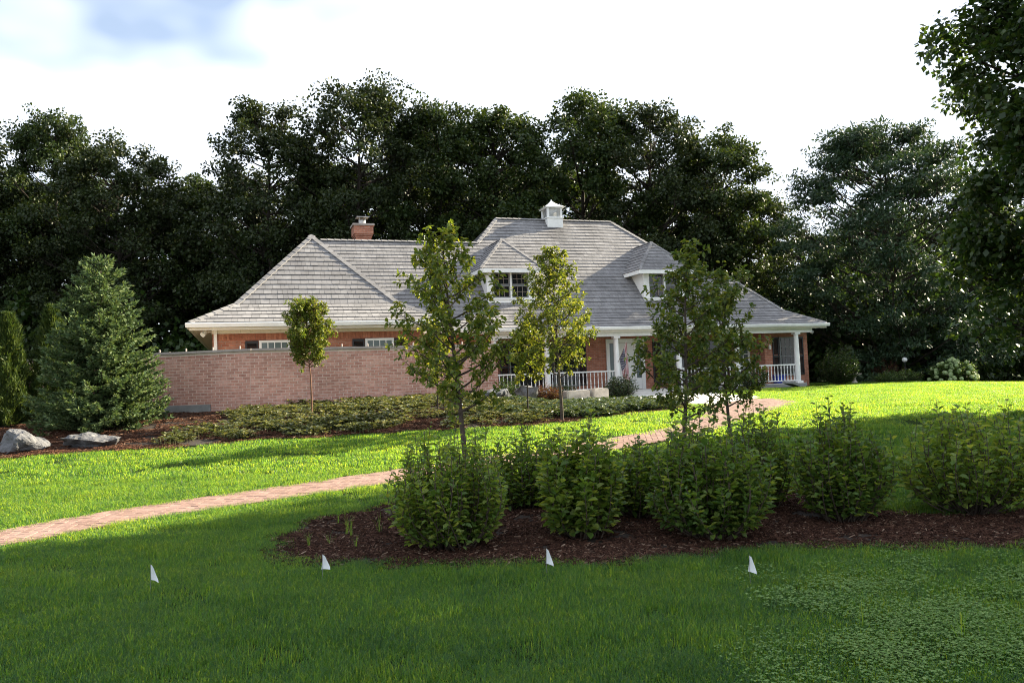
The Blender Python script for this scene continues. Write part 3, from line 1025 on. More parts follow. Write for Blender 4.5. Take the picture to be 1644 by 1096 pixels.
# east end slopes (right side)
c = 1 / math.sqrt(1 + SL * SL)
shingle_rows(Hm(-1.25, 0, KZ), (0, 1, 0), (-c, 0, SL * c), (SL * c, 0, c), 0, 1.7 / c, 10, pl_fn([(0, 1.25), (1.7 / c, 2.95)]), pl_fn([(0, 4.65), (1.7 / c, 2.95)]), field)
c = 1 / math.sqrt(1 + f_sl * f_sl)
shingle_rows(Hm(0, 0, ZE), (0, 1, 0), (-c, 0, f_sl * c), (f_sl * c, 0, c), 0, 1.25 / c, 5, pl_fn([(0, 0), (1.25 / c, 1.25)]), pl_fn([(0, 5.9), (1.25 / c, 4.65)]), field)
c = 1 / math.sqrt(1 + SL * SL)
shingle_rows(Hm(-4.2, 0, zr_r), (0, 1, 0), (-c * .75, 0, .66), (.66, 0, .75), 0, 4.3, 18, pl_fn([(0, 2.95), (4.3, 5.95)]), pl_fn([(0, 8.95), (4.3, 5.95)]), [])
# west slopes
shingle_rows(Hm(-26.2, 0, ZE), (0, -1, 0), (1 / math.sqrt(1 + f_sl ** 2), 0, f_sl / math.sqrt(1 + f_sl ** 2)), (-f_sl / math.sqrt(1 + f_sl ** 2), 0, 1 / math.sqrt(1 + f_sl ** 2)), 0, KR * math.sqrt(1 + f_sl ** 2), 5,
             pl_fn([(0, -9.2), (1.409, -7.95)]), pl_fn([(0, 4.6), (1.409, 3.35)]), field)
shingle_rows(Hm(-24.95, 0, KZ), (0, -1, 0), (c, 0, SL * c), (-SL * c, 0, c), 0, 2.55 / c, 15, pl_fn([(0, -7.95), (2.55 / c, -5.4)]), pl_fn([(0, 3.35), (2.55 / c, .8)]), field)
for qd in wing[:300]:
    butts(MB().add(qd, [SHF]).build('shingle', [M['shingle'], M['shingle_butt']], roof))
mb = MB()
for qd in wing[300:] + field:
    mb.add(qd, [SHF])
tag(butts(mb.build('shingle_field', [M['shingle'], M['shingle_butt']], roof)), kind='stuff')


def cap_line(p, q, parent, lift=.03, w=.13, name='hip_cap'):
    p, q = np.array(Hm(*p)), np.array(Hm(*q))
    d = q - p
    Ln = np.linalg.norm(d)
    d /= Ln
    s = np.cross(d, (0, 0, 1.0))
    s /= np.linalg.norm(s)
    up = np.cross(s, d)
    mb = MB()
    k = max(2, int(Ln / .28))
    for i in range(k):
        a = p + d * (Ln * i / k)
        b = p + d * (Ln * (i + 1) / k + .03)
        for sg in (-1, 1):
            o = s * sg
            dn = -up * (.55 * w)
            th = up * .022
            v = [a + up * lift * 1.25, a + up * lift * 1.25 + o * w + dn, b + up * lift * .7 + o * w + dn, b + up * lift * .7]
            v = v + [x_ + th for x_ in v]
            mb.add(v, [np.array([(4, 5, 6, 7), (0, 1, 5, 4), (1, 2, 6, 5), (2, 3, 7, 6), (3, 0, 4, 7)])])
    return mb.build(name, M['shingle'], parent)


for p, q in (((-26.2, -4.6, ZE), (-24.95, -3.35, K)), ((-24.95, -3.35, K), (-22.4, -.8, zr_w)), ((-18.6, -4.6, ZE), (-19.85, -3.35, K)), ((-19.85, -3.35, K), (-22.4, -.8, zr_w)),
             ((0, 0, ZE), (-1.25, 1.25, K)), ((-1.25, 1.25, K), (-2.95, 2.95, zr_r)), ((-4.2, 2.95, zr_r), (-7.55, 5.95, zr_u)), ((-14.8, 4.6, zr_l), (-13.45, 5.95, zr_u))):
    cap_line(p, q, roof)
for p, q in (((-22.4, -.8, zr_w), (-22.4, 3.8, zr_w)), ((-21.6, 4.6, zr_l), (-14.8, 4.6, zr_l)), ((-13.45, 5.95, zr_u), (-7.55, 5.95, zr_u)), ((-4.2, 2.95, zr_r), (-2.95, 2.95, zr_r))):
    cap_line(p, q, roof, name='ridge_cap')

# eaves: soffits, gutters, friezes, downspout
GP = [(0, 0), (-.10, 0), (-.115, -.03), (-.10, -.075), (-.085, -.13), (0, -.13)]


def gutter(p, q, out_dir):
    mb = MB()
    mb.prism([(-a, b) for a, b in GP], Hm(*p), Hm(*q), out_dir, (0, 0, 1))
    mb.build('gutter', M['white'], house)


gutter((-26.3, -4.6, ZE - .01), (-18.5, -4.6, ZE - .01), (0, -1, 0))
gutter((-18.6, 0, ZE - .01), (.1, 0, ZE - .01), (0, -1, 0))
gutter((0, .0, ZE - .01), (0, 6.0, ZE - .01), (1, 0, 0))
gutter((-26.2, -4.6, ZE - .01), (-26.2, 9.2, ZE - .01), (-1, 0, 0))
gutter((-18.6, -4.6, ZE - .01), (-18.6, -.1, ZE - .01), (1, 0, 0))
hpart('fascia', M['cream'], [(-26.2, -4.57, ZE - .22, -18.6, -4.53, ZE - .142)])
hpart('fascia', M['cream'], [(-18.6, .02, ZE - .22, 0, .06, ZE - .142)])
hpart('soffit', M['cream'], [(-26.18, -4.53, 3.42, -18.62, -3.9, 3.44)])
hpart('soffit', M['cream'], [(-26.18, -3.9, 3.42, -25.5, 9.1, 3.44)])
hpart('soffit', M['cream'], [(-19.3, -3.9, 3.42, -18.62, .0, 3.44)])
hpart('porch_ceiling', M['cream'], [(-18.6, .06, 3.40, -.02, 2.1, 3.42)])
hpart('soffit', M['cream'], [(-.4, 2.1, 3.40, -.02, 5.8, 3.42)])
frieze = hpart('frieze', M['cream'], [(-25.62, -4.04, 3.27, -19.18, -4.004, 3.418)])
for i in range(22):
    a = -25.45 + i * .29
    hpart('batten', M['cream'], [(a, -4.058, 3.272, a + .05, -4.042, 3.416)], frieze)
soldier = MB()
for i in range(int(6.36 / .075)):
    a = -25.58 + i * .075
    hbox(soldier, a + .004, -4.016, 3.068, a + .071, -3.99, 3.266)
tag(soldier.build('soldier_course', M['soldier'], house), kind='stuff')
hpart('downspout', M['white'], [(-25.56, -4.10, .9, -25.47, -4.03, 3.40)])

# wing windows with black shutters
def sash_window(a0, a1, z0, z1, d, cols, rows, parent, name='window', frame=M['white'], glass=M['glass'], bar=M['muntin'], fw=.06, mid=True, sash=None):
    """d is the wall face; frame stands proud of it"""
    w = MB()
    hbox(w, a0, d - .05, z0, a0 + fw, d - .004, z1)
    hbox(w, a1 - fw, d - .05, z0, a1, d - .004, z1)
    hbox(w, a0 + fw, d - .05, z1 - fw, a1 - fw, d - .004, z1)
    hbox(w, a0 - .03, d - .08, z0 - .06, a1 + .03, d - .004, z0)
    fr = w.build(name, frame, parent)
    g0, g1, h0, h1 = a0 + fw, a1 - fw, z0, z1 - fw
    return fr, (g0, g1, h0, h1)


def pane_grid(g0, g1, h0, h1, d, cols, rows, parent, glass, bar, bw=.018, off=-.012):
    for i in range(cols):
        for j in range(rows):
            x0, x1 = g0 + (g1 - g0) * i / cols, g0 + (g1 - g0) * (i + 1) / cols
            y0, y1 = h0 + (h1 - h0) * j / rows, h0 + (h1 - h0) * (j + 1) / rows
            hpart('pane', glass, [(x0 + bw / 2, d + off, y0 + bw / 2, x1 - bw / 2, d + off + .006, y1 - bw / 2)], parent)
    mb = MB()
    for i in range(cols + 1):
        x0 = g0 + (g1 - g0) * i / cols
        hbox(mb, x0 - bw / 2, d + off - .014, h0, x0 + bw / 2, d + off + .008, h1)
    for j in range(rows + 1):
        y0 = h0 + (h1 - h0) * j / rows
        for i in range(cols):
            xa, xb = g0 + (g1 - g0) * i / cols + bw / 2, g0 + (g1 - g0) * (i + 1) / cols - bw / 2
            hbox(mb, xa, d + off - .012, y0 - bw / 2, xb, d + off + .008, y0 + bw / 2)
    mb.build('muntin', bar, parent)


def shutter(a0, a1, z0, z1, d):
    mb = MB()
    hbox(mb, a0, d - .045, z0, a0 + .05, d - .004, z1)
    hbox(mb, a1 - .05, d - .045, z0, a1, d - .004, z1)
    for zz in (z0, (z0 + z1) / 2 - .04, z1 - .08):
        hbox(mb, a0 + .05, d - .042, zz, a1 - .05, d - .006, zz + .08)
    z = z0 + .09
    while z < z1 - .09:
        if abs(z - (z0 + z1) / 2) > .06:
            mb.obox(Hm((a0 + a1) / 2, d - .022, z + .02), ((a1 - a0) / 2 - .05, 0, 0), (0, .012, -.012), (0, .003, .004))
        z += .04
    mb.build('shutter', M['shutter'], house)


for (a0, a1) in ((-24.28, -23.38), (-21.09, -20.18)):
    fr, gd = sash_window(a0, a1, 1.7, 3.05, -4.0, 4, 3, house, glass=M['glass_lit'])
    pane_grid(*gd, -4.03, 4, 4, fr, M['glass_lit'], M['white'], .025)
    shutter(a0 - .40, a0 - .02, 1.65, 3.04, -4.0)
    shutter(a1 + .02, a1 + .40, 1.65, 3.04, -4.0)

# porch windows and door
for (a0, a1, gm) in ((-14.35, -13.2, M['glass']), (-12.4, -11.3, M['glass']), (-7.3, -6.1, M['glass']), (-5.2, -4.1, M['glass'])):
    fr, gd = sash_window(a0, a1, 1.25, 3.0, 2.0, 4, 6, house, frame=M['sash'], fw=.05)
    pane_grid(*gd, 1.98, 3, 4, fr, gm, M['sash'], .02)
    shutter(a0 - .40, a0 - .03, 1.2, 3.0, 2.0)
    shutter(a1 + .03, a1 + .40, 1.2, 3.0, 2.0)
fr, gd = sash_window(-3.45, -2.72, 1.2, 3.0, 2.0, 2, 3, house, fw=.10)
pane_grid(*gd, 1.98, 2, 3, fr, M['glass_lit'], M['white'], .03)
fr, gd = sash_window(-1.83, -.95, 1.35, 3.02, 1.0, 3, 4, house, frame=M['sash'], fw=.05)
pane_grid(*gd, .98, 3, 4, fr, M['glass'], M['sash'], .018)
shutter(-2.2, -1.87, 1.3, 3.02, 1.0)
shutter(-.91, -.55, 1.3, 3.02, 1.0)
door = hpart('entrance', M['white'], [(-9.95, 1.93, .95, -9.80, 1.996, 3.15), (-8.30, 1.93, .95, -8.12, 1.996, 3.15), (-9.80, 1.93, 2.98, -8.30, 1.996, 3.15), (-9.52, 1.935, .95, -9.44, 1.996, 2.98), (-8.62, 1.935, .95, -8.54, 1.996, 2.98)])
for a0, a1 in ((-9.80, -9.52), (-8.54, -8.30)):
    hpart('sidelight', M['glass_lit'], [(a0 + .01, 1.965, 1.45, a1 - .01, 1.98, 2.96)], door)
    hpart('panel', M['white'], [(a0 + .005, 1.95, .96, a1 - .005, 1.985, 1.44)], door)
dl = hpart('door', M['white'], [(-9.435, 1.955, .97, -8.625, 1.99, 2.97)], house)
for i, (x0, x1) in enumerate(((-9.36, -9.06), (-9.0, -8.70))):
    for z0, z1 in ((1.05, 1.6), (1.7, 2.3), (2.4, 2.85)):
        hpart('panel', M['white'], [(x0, 1.943, z0, x1, 1.957, z1)], dl)
mb = MB()
mb.lathe(Hm(-8.7, 1.93, 1.93), [(.0, 0), (.025, .005), (.03, .02), (.02, .04), (0.005, .045)], 8)
mb.build('handle', M['metal'], dl)

# porch beam, columns, railings
hpart('porch_beam', M['white'], [(-15.75, .22, 3.18, -.62, .50, 3.398)])
hpart('porch_beam', M['white'], [(-.90, .50, 3.18, -.62, 1.0, 3.398)])
COLS = [-15.5, -13.3, -10.25, -7.35, -4.5, -1.4]
for a in COLS:
    mb = MB()
    mb.lathe(Hm(a, .36, .95), [(.135, .10), (.125, .12), (.120, .9), (.100, 2.08), (.098, 2.12), (.115, 2.13), (.115, 2.15)], 18)
    co = mb.build('column', M['white'], house, smooth=False)
    hpart('plinth', M['white'], [(a - .155, .205, .951, a + .155, .515, 1.049)], co)
    hpart('capital', M['white'], [(a - .14, .225, 3.101, a + .14, .495, 3.179)], co)
bal = MB()
bal.lathe((0, 0, 0), [(.022, 0), (.022, .12), (.012, .14), (.024, .22), (.020, .32), (.012, .44), (.012, .50), (.022, .52), (.022, .66)], 7)
bal_me = bal.mesh('baluster', M['white'])
for a0, a1 in ((-15.4, -13.42), (-13.18, -10.37), (-7.23, -4.62), (-4.38, -1.52)):
    r = hpart('railing', M['white'], [(a0, .31, 1.735, a1, .41, 1.79), (a0, .325, 1.04, a1, .395, 1.08)])
    k = int((a1 - a0) / .165)
    for i in range(k):
        link('baluster', bal_me, r, Hm(a0 + (i + .5) * (a1 - a0) / k, .36, 1.078))
hpart('porch_skirt', M['foundation'], [(-15.7, .09, .4, -10.2, .118, .93)])
hpart('porch_skirt', M['foundation'], [(-7.4, .09, .4, -1.15, .118, .93)])

# dormers
DE = 6.05


def dormer(ac, d0):
    zb = prof(d0) - .02
    hw = 1.04
    mb = MB()
    # front face pieces round the window (window opening ac +-.76, z 4.93..5.98)
    hbox(mb, ac - hw, d0, zb, ac - .76, d0 + .12, DE)
    hbox(mb, ac + .76, d0, zb, ac + hw, d0 + .12, DE)
    hbox(mb, ac - .76, d0, zb, ac + .76, d0 + .12, 4.93)
    hbox(mb, ac - .76, d0, 5.985, ac + .76, d0 + .12, DE)
    # cheeks down to the roof slope
    for s in (-1, 1):
        x0, x1 = ac + s * hw, ac + s * (hw - .1)
        dz = d0 + .12
        db = KR + (DE - KZ) / SL + .1
        pts = [(dz, prof(dz) - .05), (db, prof(db) - .05), (db, DE), (dz, DE)]
        v = [Hm(x0, a, b) for a, b in pts] + [Hm(x1, a, b) for a, b in pts]
        q = [(0, 1, 2, 3), (7, 6, 5, 4)] + [(i, (i + 1) % 4, 4 + (i + 1) % 4, 4 + i) for i in range(4)]
        mb.add(v, [np.array(q)])
    dm = mb.build('dormer', M['white'], house)
    # window pair: sashes, mullion, panes
    hpart('mullion', M['white'], [(ac - .035, d0 + .0, 4.93, ac + .035, d0 + .05, 5.985)], dm)
    hpart('sill', M['white'], [(ac - .86, d0 - .06, 4.86, ac + .86, d0 - .003, 4.928)], dm)
    hpart('apron', M['white'], [(ac - hw, d0 - .03, zb, ac + hw, d0 - .003, zb + .16)], dm)
    for s in (-1, 1):
        g0, g1 = (ac - .76, ac - .036) if s < 0 else (ac + .036, ac + .76)
        for (h0, h1, off) in ((4.935, 5.45, .05), (5.47, 5.98, .075)):
            mb = MB()
            for b in ((g0, h0, g0 + .045, h1), (g1 - .045, h0, g1, h1), (g0 + .045, h0, g1 - .045, h0 + .045), (g0 + .045, h1 - .035, g1 - .045, h1)):
                hbox(mb, b[0], d0 + off - .02, b[1], b[2], d0 + off + .02, b[3])
            mb.build('sash', M['sash'], dm)
            pane_grid(g0 + .045, g1 - .045, h0 + .045, h1 - .035, d0 + off + .012, 3, 2, dm, M['glass'], M['muntin'], .013, 0)
    # hipped roof
    ov, of = 1.40, .34
    de, za = d0 - of, DE + .06
    sl_ = 1.04
    ap = (ac, de + ov, za + ov * sl_)
    dr = KR + (ap[2] - KZ) / SL
    dl0 = KR + (za - KZ) / SL
    rm = MB()
    o_ = -.012
    rm.add([Hm(ac - ov, de, za + o_), Hm(ac + ov, de, za + o_), Hm(ap[0], ap[1], ap[2] + o_), Hm(ac, dr, ap[2] + o_), Hm(ac - ov, dl0, za + o_), Hm(ac + ov, dl0, za + o_)],
           [np.array([[0, 1, 2]]), np.array([[0, 2, 3, 4], [1, 5, 3, 2]])])
    ro = rm.build('dormer_roof', M['deck'], house)
    lst = []
    cc = 1 / math.sqrt(1 + sl_ * sl_)
    shingle_rows(Hm(ac, de, za), (1, 0, 0), (0, cc, sl_ * cc), (0, -sl_ * cc, cc), 0, ov / cc, 9, lambda s: -ov + s * cc, lambda s: ov - s * cc, lst)
    for sg in (-1, 1):
        shingle_rows(Hm(ac + sg * ov, de, za), (0, 1, 0), (-sg * cc, 0, sl_ * cc), (sg * sl_ * cc, 0, cc), 0, ov / cc, 9, lambda s: s * cc, lambda s: dl0 - de + s * cc * (dr - dl0) / ov, lst)
    m2 = MB()
    for qd in lst:
        m2.add(qd, [SHF])
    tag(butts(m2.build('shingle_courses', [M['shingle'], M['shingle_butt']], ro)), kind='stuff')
    cap_line((ac - ov, de, za), ap, ro, .02, .09)
    cap_line((ac + ov, de, za), ap, ro, .02, .09)
    cap_line(ap, (ac, dr, ap[2]), ro, .02, .09, 'ridge_cap')
    hpart('dormer_fascia', M['white'], [(ac - ov, de - .02, za - .17, ac + ov, de + .02, za - .005)], dm)
    for sg in (-1, 1):
        x0 = ac + sg * ov
        hpart('dormer_fascia', M['white'], [(min(x0, x0 - sg * .04), de + .02, za - .17, max(x0, x0 - sg * .04), dl0 - .05, za - .005)], dm)
    hpart('dormer_soffit', M['white'], [(ac - ov + .05, de + .025, za - .12, ac + ov - .05, d0 - .005, za - .10)], dm)
    for sg in (-1, 1):
        x0, x1 = sorted((ac + sg * (ov - .05), ac + sg * (hw + .005)))
        hpart('dormer_soffit', M['white'], [(x0, d0, za - .12, x1, dl0 - .1, za - .10)], dm)


dormer(-14.22, 1.76)
dormer(-7.05, 1.80)

# chimney
ch = MB()
hbox(ch, -20.05, 5.15, 6.9, -19.4, 5.85, 7.95)
hbox(ch, -20.08, 5.12, 7.95, -19.37, 5.88, 8.02)
hbox(ch, -20.11, 5.09, 8.02, -19.34, 5.91, 8.09)
hbox(ch, -20.14, 5.06, 8.09, -19.31, 5.94, 8.46)
ch = ch.build('chimney', M['house_brick'], house)
hpart('cap', M['coping'], [(-20.19, 5.01, 8.463, -19.26, 5.99, 8.54)], ch)
fl = MB()
fl.lathe(Hm(-19.72, 5.5, 8.55), [(.16, 0), (.16, .20), (.15, .21)], 14)
for sx, sy in ((-1, -1), (1, -1), (1, 1), (-1, 1)):
    hbox(fl, -19.72 + sx * .13 - .012, 5.5 + sy * .13 - .012, 8.74, -19.72 + sx * .13 + .012, 5.5 + sy * .13 + .012, 8.86)
fl.build('flue', M['metal'], ch)
hpart('flue_cover', M['metal'], [(-19.98, 5.24, 8.86, -19.46, 5.76, 8.89)], ch)

# cupola
cu = MB()
hbox(cu, -11.02, 5.52, 8.6, -10.24, 6.34, 9.12)
hbox(cu, -11.06, 5.48, 9.12, -10.20, 6.38, 9.17)
for sx, sy in ((-10.96, 5.58), (-10.30, 5.58), (-10.30, 6.28), (-10.96, 6.28)):
    hbox(cu, sx - .05, sy - .05, 9.17, sx + .05, sy + .05, 9.62)
hbox(cu, -11.08, 5.46, 9.62, -10.18, 6.40, 9.67)
cu = cu.build('cupola', M['white'], house)
for i in range(8):
    z = 9.19 + i * .053
    mb = MB()
    mb.obox(Hm(-10.63, 5.58, z + .022), (.28, 0, 0), (0, .025, .018), (0, -.004, .005))
    mb.obox(Hm(-10.96, 5.93, z + .022), (0, .30, 0), (.025, 0, .018), (-.004, 0, .005))
    mb.build('louver', M['white'], cu)
hpart('core', M['sash'], [(-10.90, 5.66, 9.17, -10.36, 6.20, 9.62)], cu)
mb = MB()
pr_ = [(.50, 0), (.38, .07), (.25, .15), (.12, .25), (.03, .36), (.012, .43)]
vv, qq = [], []
for r_, z_ in pr_:
    for sx, sy in ((-1, -1), (1, -1), (1, 1), (-1, 1)):
        vv.append(Hm(-10.63 + sx * r_, 5.93 + sy * r_, 9.67 + z_))
for i in range(len(pr_) - 1):
    for j in range(4):
        qq.append((i * 4 + j, i * 4 + (j + 1) % 4, i * 4 + 4 + (j + 1) % 4, i * 4 + 4 + j))
mb.add(vv, [np.array(qq), np.array([[3, 2, 1, 0]])])
mb.build('cupola_roof', M['white'], cu)


# floodlights under the eaves, porch lamp
def floodlight(a, d, z, sg, label):
    o = thing('floodlight', tuple(np.array([HO[0] + a * CE - d * SE, HO[1] + a * SE + d * CE, z])), label, 'lamp', 'floodlights under the eaves', TH)
    mb = MB()
    mb.tube([(0, 0, 0), (sg * .10, -.02, -.02), (sg * .18, -.05, -.01)], .018, 6)
    mb.build('arm', M['white'], o)
    mb = MB()
    ax = unit(np.array([sg * .5, -.6, -.55]))
    c0 = np.array([sg * .18, -.05, -.02])
    mb.tube([c0 - ax * .05, c0, c0 + ax * .10, c0 + ax * .16], [.035, .06, .075, .078], 12)
    mb.build('lamp_head', M['white'], o)
    return o


floodlight(-25.61, -3.9, 3.36, -1, 'white floodlight under the left eave corner beside the downspout')
floodlight(-.29, 1.05, 3.30, 1, 'white floodlight under the right eave corner of the porch')
pl_ = thing('porch_lantern', (HO[0] - 2.40 * CE - .995 * SE, HO[1] - 2.40 * SE + .995 * CE, 2.55), 'small wall lantern on brick beside the shuttered porch window', 'lamp', None, TH)
mb = MB()
mb.box((-.03, -.07, .0), (.03, .0, .04))
mb.build('bracket', M['black_metal'], pl_)
mb = MB()
mb.lathe((0, -.1, -.08), [(.03, 0), (.055, .02), (.065, .14), (.02, .2), (.008, .24)], 8)
mb.build('lantern', M['cream'], pl_)

# ------------------------------------------------------------------ garden wall (real bricks)
WALL = [(-13.2, 21.75), (-9.6, 20.9), (-6.74, 20.45), (-3.0, 22.05), (-.45, 23.14)]
gwall = thing('garden_wall', (-6.74, 20.45, float(gz(-6.74, 20.45))), 'pink brick garden wall with grey coping in front of the house', 'wall')
WO = np.array([-6.74, 20.45, float(gz(-6.74, 20.45))])
WZ0, WZ1 = 1.02, 2.57
brng = random.Random(8)
bricks = []
for i in range(len(WALL) - 1):
    p, q_ = np.array(WALL[i]), np.array(WALL[i + 1])
    Ln = np.linalg.norm(q_ - p)
    d = (q_ - p) / Ln
    nrm = np.array([d[1], -d[0]])
    step = .0 if i < 2 else .0
    core = MB()
    a, b = p, q_
    c_ = (a + b) / 2
    core.obox(np.array([c_[0] - nrm[0] * .104, c_[1] - nrm[1] * .104, (WZ0 + WZ1) / 2 - .2]) - WO, (d[0] * np.linalg.norm(b - a) / 2, d[1] * np.linalg.norm(b - a) / 2, 0), (nrm[0] * .11, nrm[1] * .11, 0), (0, 0, (WZ1 - WZ0) / 2 + .2))
    core.build('mortar', M['mortar'], gwall)
    nrow = int((WZ1 - WZ0) / .075)
    for r in range(nrow):
        z = WZ0 + r * .075
        s = -.107 * (r % 2)
        while s < Ln:
            s0, s1 = max(s, 0) + .006, min(s + .205, Ln)
            s += .215
            if s1 - s0 < .03:
                continue
            m = p + d * (s0 + s1) / 2
            bricks.append((i, z, np.array([m[0] + nrm[0] * .001, m[1] + nrm[1] * .001, z + .034]) - WO, d, nrm, (s1 - s0) / 2))
    cp = MB()
    cs, ce_ = p - d * .06, q_ + d * .06
    k = max(2, int(Ln / .6))
    for j in range(k):
        e0, e1 = cs + (ce_ - cs) * (j / k) + d * .003, cs + (ce_ - cs) * ((j + 1) / k) - d * .003
        m = (e0 + e1) / 2
        cp = MB()
        cp.obox(np.array([m[0] - nrm[0] * .11, m[1] - nrm[1] * .11, WZ1 + .032 + brng.uniform(-.003, .003)]) - WO, (d[0] * np.linalg.norm(e1 - e0) / 2, d[1] * np.linalg.norm(e1 - e0) / 2, 0), (nrm[0] * .16, nrm[1] * .16, 0), (0, 0, .03))
        cp.build('coping_stone', M['coping'], gwall)
        if i in (1, 3) and j % 1 == 0 or (i == 2 and j in (3, 4, 5)):
            pg = MB()
            pg.lathe(np.array([m[0] - nrm[0] * .1, m[1] - nrm[1] * .1, WZ1 + .062]) - WO, [(.022, 0), (.022, .07), (.01, .085)], 8)
            pg.build('peg', M['coping'], gwall)


def brick_into(mb, b):
    i, z, c_, d, nrm, hl = b
    j = brng.uniform(-.002, .002)
    mb.obox(c_ + np.array([nrm[0], nrm[1], 0]) * j, (d[0] * hl, d[1] * hl, 0), (nrm[0] * .010, nrm[1] * .010, 0), (0, 0, .0315))


# the 300 bricks that show largest: the upper courses of the run left of the round tree
show = [b for b in bricks if b[0] == 1 or (b[0] == 2 and b[2][0] < 2.2)]
show.sort(key=lambda b: -b[1])
ids = set(id(b) for b in show[:300])
rest = MB()
for b in bricks:
    if id(b) in ids:
        mb = MB()
        brick_into(mb, b)
        mb.build('brick', M['brick'], gwall)
    else:
        brick_into(rest, b)
tag(rest.build('brick_field', M['brick'], gwall), kind='stuff')
for i, (t0, t1) in ((1, (0, .62)),):
    p, q_ = np.array(WALL[i]), np.array(WALL[i + 1])
    d = (q_ - p) / np.linalg.norm(q_ - p)
    nrm = np.array([d[1], -d[0]])
    m = p + (q_ - p) * (t0 + t1) / 2
    hl = np.linalg.norm(q_ - p) * (t1 - t0) / 2
    mb = MB()
    mb.obox(np.array([m[0] + nrm[0] * .02, m[1] + nrm[1] * .02, 1.08]) - WO, (d[0] * hl, d[1] * hl, 0), (nrm[0] * .03, nrm[1] * .03, 0), (0, 0, .16))
    mb.build('foundation', M['foundation'], gwall)

# ------------------------------------------------------------------ foliage builders
def bez(p0, p1, p2, n=6):
    t = np.linspace(0, 1, n)[:, None]
    return (1 - t) ** 2 * np.array(p0) + 2 * t * (1 - t) * np.array(p1) + t * t * np.array(p2)


def big_tree(seed, H, Rc, base, trunk_r, n_cl, sub, leaves, leaf_l, leaf_w, rc=(.8, 1.4), flat=.72, top_pow=.8, low_bias=1.0, spread=1.0, hang=0.0, peak=.42):
    """returns (trunk MB, crown MB) in local coordinates, base at the origin"""
    g = np.random.default_rng(seed)
    tr, cr = MB(), MB()
    wob = g.normal(0, .012 * H, (7, 2))
    wob[0] = 0
    tz = np.linspace(0, H * .86, 7)
    tp = np.column_stack([np.cumsum(wob, 0) * .6, tz])
    tr.tube(np.vstack([[tp[0] + (0, 0, -.3)], tp]), np.concatenate([[trunk_r * 1.35], trunk_r * np.linspace(1, .12, 7) ** .8]), 9)

    def trunk_at(z):
        return np.array([np.interp(z, tz, tp[:, 0]), np.interp(z, tz, tp[:, 1]), z])

    B, A, Nn, LL = [], [], [], []
    for i in range(n_cl):
        t = g.uniform(0, 1) ** low_bias
        z = H * (base + (1 - base) * t)
        rr = Rc * math.sqrt(max(.05, 1 - ((t - peak) / (1.04 - peak)) ** 2))
        az = i * 2.39996 + g.normal(0, .35)
        rad = rr * math.sqrt(g.uniform(.15, 1.0)) * spread
        c = trunk_at(min(z, H * .86)) + np.array([math.cos(az) * rad, math.sin(az) * rad, 0])
        c[2] = z - .05 * H * (rad / Rc) ** 2
        z0 = max(H * base * .55, min(H * .84, z - rad * g.uniform(.5, .95)))
        s = trunk_at(z0)
        mid = (s + c) / 2 + np.array([0, 0, -.12 * rad]) + g.normal(0, .06 * rad, 3)
        pth = bez(s, mid, c, 6)
        r0 = trunk_r * .34 * (1 - .6 * z0 / H) + .02
        tr.tube(pth, np.linspace(r0, .018, 6), 5, False)
        R_ = g.uniform(*rc)
        for k in range(sub):
            dv = rand_dirs(1, g)[0] * np.array([1, 1, flat]) * R_ * g.uniform(.35, .95)
            dv[2] += .12 * R_ - hang * R_ * g.uniform(0, 1)
            cc = c + dv
            if g.uniform() < .6:
                tr.tube(bez(pth[4], (pth[4] + cc) / 2 + g.normal(0, .1, 3), cc, 4), np.linspace(.022, .008, 4), 4, False)
            rs = R_ * g.uniform(.30, .52)
            nl = int(leaves * g.uniform(.6, 1.3))
            dl_ = rand_dirs(nl, g)
            P = cc + dl_ * (rs * g.uniform(0, 1, (nl, 1)) ** .45) * np.array([1, 1, flat])
            B.append(P)
            A.append(unit(dl_ + rand_dirs(nl, g) * .9 + np.array([0, 0, -.35])))
            Nn.append(unit(rand_dirs(nl, g) * .8 + np.array([0, 0, .8]) + dl_ * .4))
            LL.append(g.uniform(.7, 1.3, nl))
    B, A, Nn, LL = np.concatenate(B), np.concatenate(A), np.concatenate(Nn), np.concatenate(LL)
    cr.diamonds(B, A, Nn, LL * leaf_l, LL * leaf_w)
    return tr, cr


def plant_tree(name, loc, label, cat, trunk_me, crown_me, group=None, rz=0.0, scl=(1, 1, 1)):
    o = thing(name, loc, label, cat, group, rz)
    o.scale = scl
    link('trunk', trunk_me, o)
    link('crown', crown_me, o)
    return o


